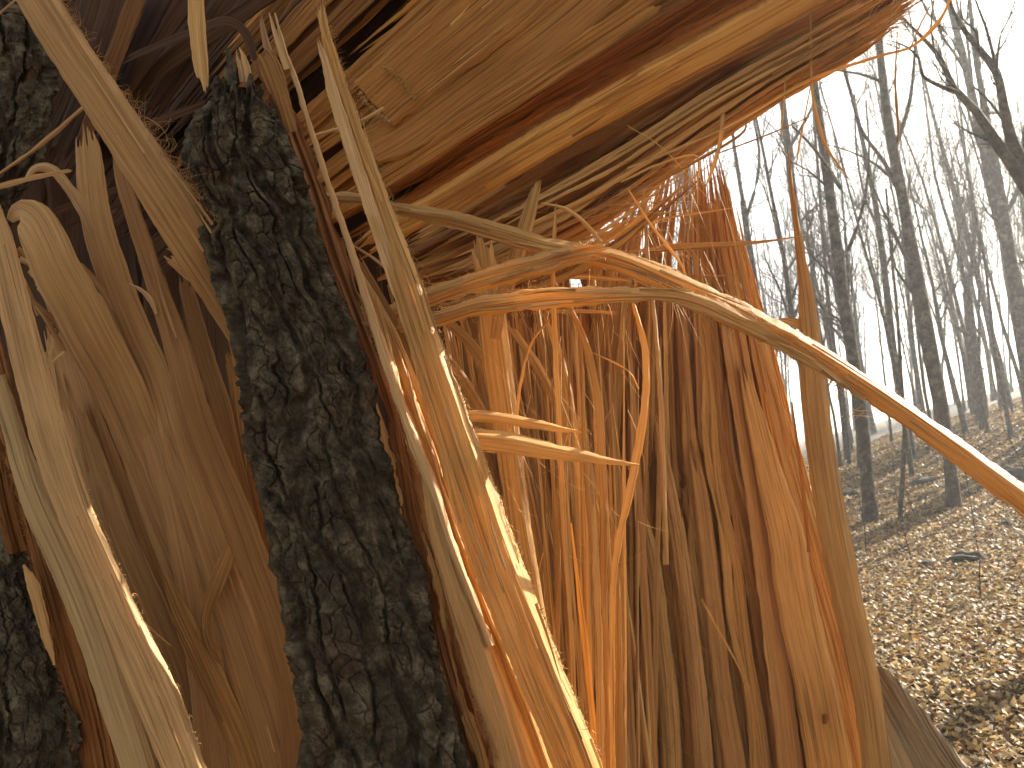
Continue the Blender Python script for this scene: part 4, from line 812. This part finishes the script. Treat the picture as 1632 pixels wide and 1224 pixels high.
TR = [
 ('dark straight tree trunk in the woods just right of the tall lone splinter', (1388, 832), [(1388, 832, 34), (1384, 790, 24), (1376, 700, 24), (1362, 590, 23), (1345, 480, 21), (1330, 370, 19), (1316, 260, 18), (1300, 150, 14), (1290, 60, 11), (1285, -60, 9)], [[(1340, 300, 9), (1300, 240, 6), (1262, 200, 3)], [(1352, 400, 8), (1375, 330, 6), (1385, 250, 4), (1380, 160, 3)], [(1366, 560, 6), (1330, 600, 4), (1318, 620, 3)]]),
 ('bare tree standing behind the long arching splinter, its foot just below it', (1520, 808), [(1520, 808, 30), (1514, 740, 22), (1500, 650, 26), (1484, 571, 28), (1468, 480, 26), (1450, 380, 22), (1432, 280, 19), (1415, 190, 16), (1404, 100, 14), (1398, 20, 12), (1390, -80, 10)], [[(1440, 320, 12), (1410, 260, 8), (1370, 200, 6), (1345, 100, 4)], [(1425, 240, 9), (1450, 160, 7), (1460, 60, 5)], [(1406, 130, 7), (1370, 118, 5), (1320, 110, 3)]]),
 ('forked bare tree on the crest of the slope, right of the middle of the woods', (1566, 672), [(1566, 672, 26), (1560, 610, 20), (1550, 545, 18), (1541, 465, 16)], [[(1541, 465, 11), (1528, 410, 8), (1510, 350, 6), (1490, 280, 5), (1480, 200, 4), (1465, 90, 3)], [(1541, 465, 11), (1552, 400, 8), (1550, 330, 7), (1538, 240, 5), (1528, 150, 4), (1520, 60, 3)]]),
 ('slim leaning tree between the two dark trunks of the woods', (1454, 735), [(1454, 735, 18), (1446, 680, 14), (1430, 606, 14), (1418, 510, 13), (1408, 417, 12), (1396, 330, 10), (1378, 240, 9), (1360, 160, 7), (1340, 90, 6), (1330, -20, 5)], [[(1400, 360, 6), (1380, 320, 5), (1365, 240, 4), (1362, 150, 3)], [(1410, 430, 6), (1440, 360, 4), (1450, 280, 3)]]),
 ('thin sapling on the slope between two dark trunks, its base in the leaves', (1434, 830), [(1434, 830, 9), (1438, 760, 8), (1442, 690, 8), (1436, 600, 7), (1430, 500, 6), (1420, 400, 5), (1412, 300, 4)], []),
 ('dark trunk seen directly behind the tip of the tall lone splinter', (1300, 760), [(1300, 760, 20), (1294, 640, 18), (1286, 520, 17), (1276, 400, 16), (1264, 310, 15), (1254, 220, 13), (1245, 140, 11), (1236, 40, 9), (1230, -60, 8)], [[(1256, 240, 7), (1290, 180, 5), (1310, 130, 3)], [(1270, 360, 6), (1300, 330, 4), (1330, 320, 3)]]),
 ('thick greenish dark trunk glimpsed between the top splinters of the stump', (1150, 770), [(1150, 770, 36), (1136, 600, 35), (1120, 460, 34), (1104, 370, 33), (1092, 290, 32), (1082, 220, 30), (1070, 120, 28), (1060, 0, 26)], []),
 ('curvy forked tree right behind the spiky top of the stump', (1240, 765), [(1240, 765, 16), (1222, 600, 14), (1206, 470, 13), (1192, 380, 12), (1184, 320, 11)], [[(1184, 320, 8), (1174, 260, 7), (1168, 200, 6), (1178, 130, 4)], [(1190, 345, 7), (1206, 290, 6), (1210, 240, 5), (1200, 170, 4), (1212, 90, 3)]]),
]
for k_, (lb, bp_, tr_, li_) in enumerate(TR): traced_tree(lb, bp_, tr_, li_, seed=k_ + 3, ntw=110)
traced_tree('big bare tree with two heavy limbs reaching in from the upper right corner', (1850, 900), [(1850, 900, 49.6), (1800, 700, 40.9), (1740, 520, 36.0), (1690, 400, 32.2), (1655, 320, 29.8)],
    [[(1662, 330, 26.0), (1640, 280, 24.8), (1612, 225, 21.1), (1598, 160, 16.7), (1588, 115, 14.9), (1560, 78, 12.4), (1535, 45, 8.7), (1516, 10, 6.2), (1500, -40, 5.0)],
     [(1650, 320, 24.8), (1612, 262, 21.1), (1590, 230, 19.8), (1556, 178, 14.9), (1520, 140, 12.4), (1500, 95, 9.3), (1480, 70, 7.4), (1455, 45, 5.6), (1430, 20, 4.3), (1405, 0, 3.1)],
     [(1528, 148, 8.7), (1500, 138, 7.4), (1470, 120, 5.6), (1464, 92, 4.3), (1440, 72, 3.1), (1415, 64, 1.9)], [(1590, 120, 8.1), (1582, 84, 6.2), (1570, 40, 5.0), (1555, 0, 3.7), (1550, -40, 3.1)],
     [(1560, 78, 6.2), (1555, 50, 5.0), (1535, 30, 3.7), (1530, 0, 3.1)], [(1598, 190, 5.6), (1575, 160, 4.3), (1552, 138, 3.1)], [(1588, 110, 5.6), (1594, 60, 3.7), (1612, 20, 3.1), (1625, -30, 2.5)],
     [(1508, 110, 5.0), (1492, 90, 4.3), (1484, 40, 3.7), (1490, -10, 2.5)]], ntw=150, dist=7.0, seed=41)
traced_tree('bare tree cut off by the right edge, in front of the slope', (1655, 705), [(1655, 705, 30), (1640, 600, 27), (1624, 500, 24), (1608, 400, 21), (1592, 300, 18), (1575, 200, 13), (1556, 100, 10), (1545, 0, 7)], [[(1600, 350, 9), (1625, 290, 7), (1632, 200, 5)], [(1588, 280, 8), (1560, 230, 6), (1535, 150, 4)]], seed=51)
traced_tree('slim bare tree left of the dark straight trunk', (1350, 735), [(1350, 735, 9), (1340, 640, 8), (1330, 560, 8), (1318, 460, 7), (1312, 380, 7), (1306, 300, 6), (1298, 200, 5), (1292, 100, 4)], [[(1318, 460, 4), (1300, 400, 3), (1285, 330, 2)]], seed=52)

# countable distant trees: prototypes with shared meshes
def proto(seed, H, r):
    rg = np.random.default_rng(seed); k = 14
    P = np.zeros((1, k, 3)); d = np.array([rg.normal(0, .04), rg.normal(0, .04), 1.0])
    for j in range(1, k): d = d + np.array([rg.normal(0, .03), rg.normal(0, .03), 0]); d /= np.linalg.norm(d); P[0, j] = P[0, j - 1] + d * H / (k - 1)
    P[0, 0, 2] = -.2; t = np.linspace(0, 1, k)[None]; Rt = r * (1 - .85 * t); Rt[0, 0] *= 1.3
    V, fl, uv = tubes(P, Rt, 8, False); mt = mesh_np('trunk', V, fl); mt.materials.append(M['farbark'])
    lm = grow(P, Rt, rg, 13, .28, .95, .36, .5, 9, .55, upb=.5)
    Vl, fll = join([lm], 5); ml = mesh_np('limbs', Vl, fll); ml.materials.append(M['farbark'])
    tw = twigs_for(lm[0], lm[1], rg, 90, 420, .0045); V, fl = join(tw); mw = mesh_np('twigs', V, fl); mw.materials.append(M['farbark'])
    return mt, ml, mw
protos = [proto(100 + k, random.uniform(13, 18), random.uniform(.07, .125)) for k in range(7)]
cnt = 0; random.seed(21)
while cnt < 165:
    near = cnt >= 130; y = random.uniform(18, 34) if near else 17 + 60 * random.random() ** .6
    px = random.uniform(1270, 1800) if near else (random.uniform(900, 1760) if cnt > 12 else random.uniform(-200, 900))
    x = (px - 816) / F * y * 1.0
    z = float(gz(x, y)); mt, ml, mw = random.choice(protos)
    lab = 'distant bare tree among many slender trunks in the woods behind'
    t = bpy.data.objects.new('bare_tree', None); scene.collection.objects.link(t); t.location = (x, y, z)
    t['label'] = lab; t['category'] = 'tree'; t['group'] = 'distant bare trees'
    s = random.uniform(.45, .85) if near else random.uniform(.75, 1.25); t.scale = (s, s, s * random.uniform(.9, 1.1)); t.rotation_euler = (random.uniform(-.05, .05), random.uniform(-.07, .03), random.uniform(0, 6.28))
    link('trunk', mt, None, t); link('limbs', ml, None, t, kind='stuff'); link('twigs', mw, None, t, kind='stuff'); cnt += 1

# undergrowth saplings
for k in range(8):
    px = random.uniform(1340, 1640); y = random.uniform(5, 14); x = (px - 816) / F * y; z = float(gz(x, y)); H = random.uniform(.8, 2.6); rg = np.random.default_rng(600 + k)
    P, Rd = branchset(rg, 1, np.array([[0, 0, -.05]]), np.array([[rg.normal(0, .2), 0, 1.0]]), np.array([H]), np.array([.007]), 9, wob=.1)
    s1 = grow(P, Rd, rg, 9, .3, 1, .35, .6, 5); V, fl = join([s1, (P, Rd)] if False else [s1]); 
    t = bpy.data.objects.new('sapling', None); scene.collection.objects.link(t); t.location = (x, y, z)
    t['label'] = 'thin leafless sapling sprouting from the leaf litter'; t['category'] = 'sapling'; t['group'] = 'thin saplings on the slope'
    Vs, fs, _ = tubes(P, Rd, 5, False); link('stem', mesh_np('stem', Vs, fs), M['farbark'], t); link('twigs', mesh_np('twigs', V, fl), M['farbark'], t, kind='stuff')

# leaf litter
m, n, l, b, out = newmat('dry_leaves')
ge = n.new('ShaderNodeNewGeometry')
rr = ramp(n, [(0.0, (0.05, 0.03, 0.014)), (.22, (0.14, 0.082, 0.036)), (.5, (0.36, 0.225, 0.085)), (.8, (0.46, 0.32, 0.14)), (.96, (0.56, 0.43, 0.22)), (.975, (0.42, 0.16, 0.04))]); l.new(ge.outputs['Random Per Island'], rr.inputs[0])
l.new(rr.outputs[0], b.inputs['Base Color']); b.inputs['Roughness'].default_value = .6; b.inputs['Specular IOR Level'].default_value = .2
tr = n.new('ShaderNodeBsdfTranslucent'); l.new(rr.outputs[0], tr.inputs[0]); ms = n.new('ShaderNodeMixShader'); ms.inputs[0].default_value = .3
l.new(b.outputs[0], ms.inputs[1]); l.new(tr.outputs[0], ms.inputs[2]); l.new(ms.outputs[0], out.inputs[0])
N = 270000; dd = 2.2 + 34 * rng.random(N) ** 1.35; pxs = rng.uniform(850, 1900, N); lx = (pxs - 816) / F * dd; ly = dd + rng.normal(0, .1, N)
n2 = 7000; lx = np.concatenate([lx, rng.uniform(-3, 3, n2)]); ly = np.concatenate([ly, rng.uniform(-1.5, 5, n2)]); N += n2
lz = gz(lx, ly) + .006 + rng.random(N) * .03
sz = rng.uniform(.014, .038, N) * (1 + np.clip((ly - 10) / 24, 0, .7)); yaw = rng.uniform(0, 6.28, N); el = rng.uniform(1.2, 2.0, N)
U = np.array([(-1, 0), (-.3, .62), (.5, .5), (1.1, 0), (.5, -.5), (-.3, -.62), (0.1, 0)])
lxy = U[None] * sz[:, None, None] * np.stack([np.ones(N), 1 / el * 1.5], -1)[:, None]
cz = (rng.normal(0, .35, N)[:, None] * U[None, :, 0] + rng.normal(0, .35, N)[:, None] * U[None, :, 1] + rng.uniform(.1, .6, N)[:, None] * (U[None, :, 0] ** 2 + U[None, :, 1] ** 2) * rng.choice([-.4, 1], N)[:, None]) * sz[:, None]
c_, s_ = np.cos(yaw)[:, None], np.sin(yaw)[:, None]
V = np.stack([lx[:, None] + lxy[..., 0] * c_ - lxy[..., 1] * s_, ly[:, None] + lxy[..., 0] * s_ + lxy[..., 1] * c_, lz[:, None] + cz], -1).reshape(-1, 3)
b0 = (np.arange(N) * 7)[:, None]; T3 = np.concatenate([b0 + np.array([[6, i, (i + 1) % 6]]) for i in range(6)])
link('leaf_litter', mesh_np('leaf_litter', V, [T3], None, False), m, kind='stuff')

# stones
m, n, l, b, out = newmat('dark_stone'); co = n.new('ShaderNodeTexCoord').outputs['Object']; nn = noise(n, l, co, 9, 6, .7)
rr = ramp(n, [(.3, (.03, .026, .02)), (.7, (.12, .10, .075))]); l.new(nn, rr.inputs[0]); l.new(rr.outputs[0], b.inputs['Base Color']); b.inputs['Roughness'].default_value = .95; b.inputs['Specular IOR Level'].default_value = .1
def rock(px, py, wpx, label, seed, flat=.55):
    d = hit(px, py); c = W(px, py, d); r_ = wpx / 2 * d / F; z = float(gz(c[0], c[1]))
    na, nb = 26, 16; th_ = np.linspace(0, 2 * math.pi, na, endpoint=False)[None]; ph_ = np.linspace(-.5, .5, nb)[:, None] * math.pi
    dx = np.cos(ph_) * np.cos(th_); dy = np.cos(ph_) * np.sin(th_); dz = np.sin(ph_) + 0 * th_
    k = 1 + .35 * (vn(dx * 2 + seed, dy * 2 + dz * 1.5, seed) - .5) * 2 + .12 * (vn(dx * 6 + seed, dy * 6 + dz * 5, seed + 2) - .5)
    V = np.stack([dx * k * r_, dy * k * r_, dz * k * r_ * flat], -1).reshape(-1, 3); I = np.arange(na * nb).reshape(nb, na)
    Q = np.stack([I[:-1], np.roll(I[:-1], -1, 1), np.roll(I[1:], -1, 1), I[1:]], -1).reshape(-1, 4)
    o = link('rock', mesh_np('rock', V, [Q]), m); o.location = (c[0], c[1], z - r_ * flat * .15); o['label'] = label; o['category'] = 'rock'
rock(1482, 902, 34, 'small dark stone with a pale leaf beside it, in the leaf litter', 3)
rock(1540, 894, 60, 'low flat dark stone right of the small one in the leaf litter', 8, .5)
rock(1614, 765, 70, 'large rounded dark boulder at the right edge of the slope', 12, .8)
rock(1470, 770, 46, 'dark stone half sunk in the shaded upper slope', 15, .4)
rock(1356, 790, 40, 'dark stone at the foot of the slope beside the tall splinter', 18, .5)
rock(1610, 835, 30, 'small stone just below the arching splinter at the right edge', 22, .5)

# thin winter haze in the air of the woods
bx = np.array([(x, y, z) for x in (-60, 75) for y in (-12, 95) for z in (-8, 34)], float)
mh = bpy.data.materials.new('thin_haze'); mh.use_nodes = True; hn = mh.node_tree.nodes; hn.remove(hn['Principled BSDF'])
pv = hn.new('ShaderNodeVolumePrincipled'); pv.inputs['Density'].default_value = HAZE; pv.inputs['Color'].default_value = (.92, .95, 1, 1); pv.inputs['Anisotropy'].default_value = .5
mh.node_tree.links.new(pv.outputs[0], hn['Material Output'].inputs['Volume'])
if HAZE: link('haze', mesh_np('haze', bx, [np.array([[0, 1, 3, 2], [4, 6, 7, 5], [0, 4, 5, 1], [2, 3, 7, 6], [0, 2, 6, 4], [1, 5, 7, 3]])], smooth=False), mh, kind='stuff')
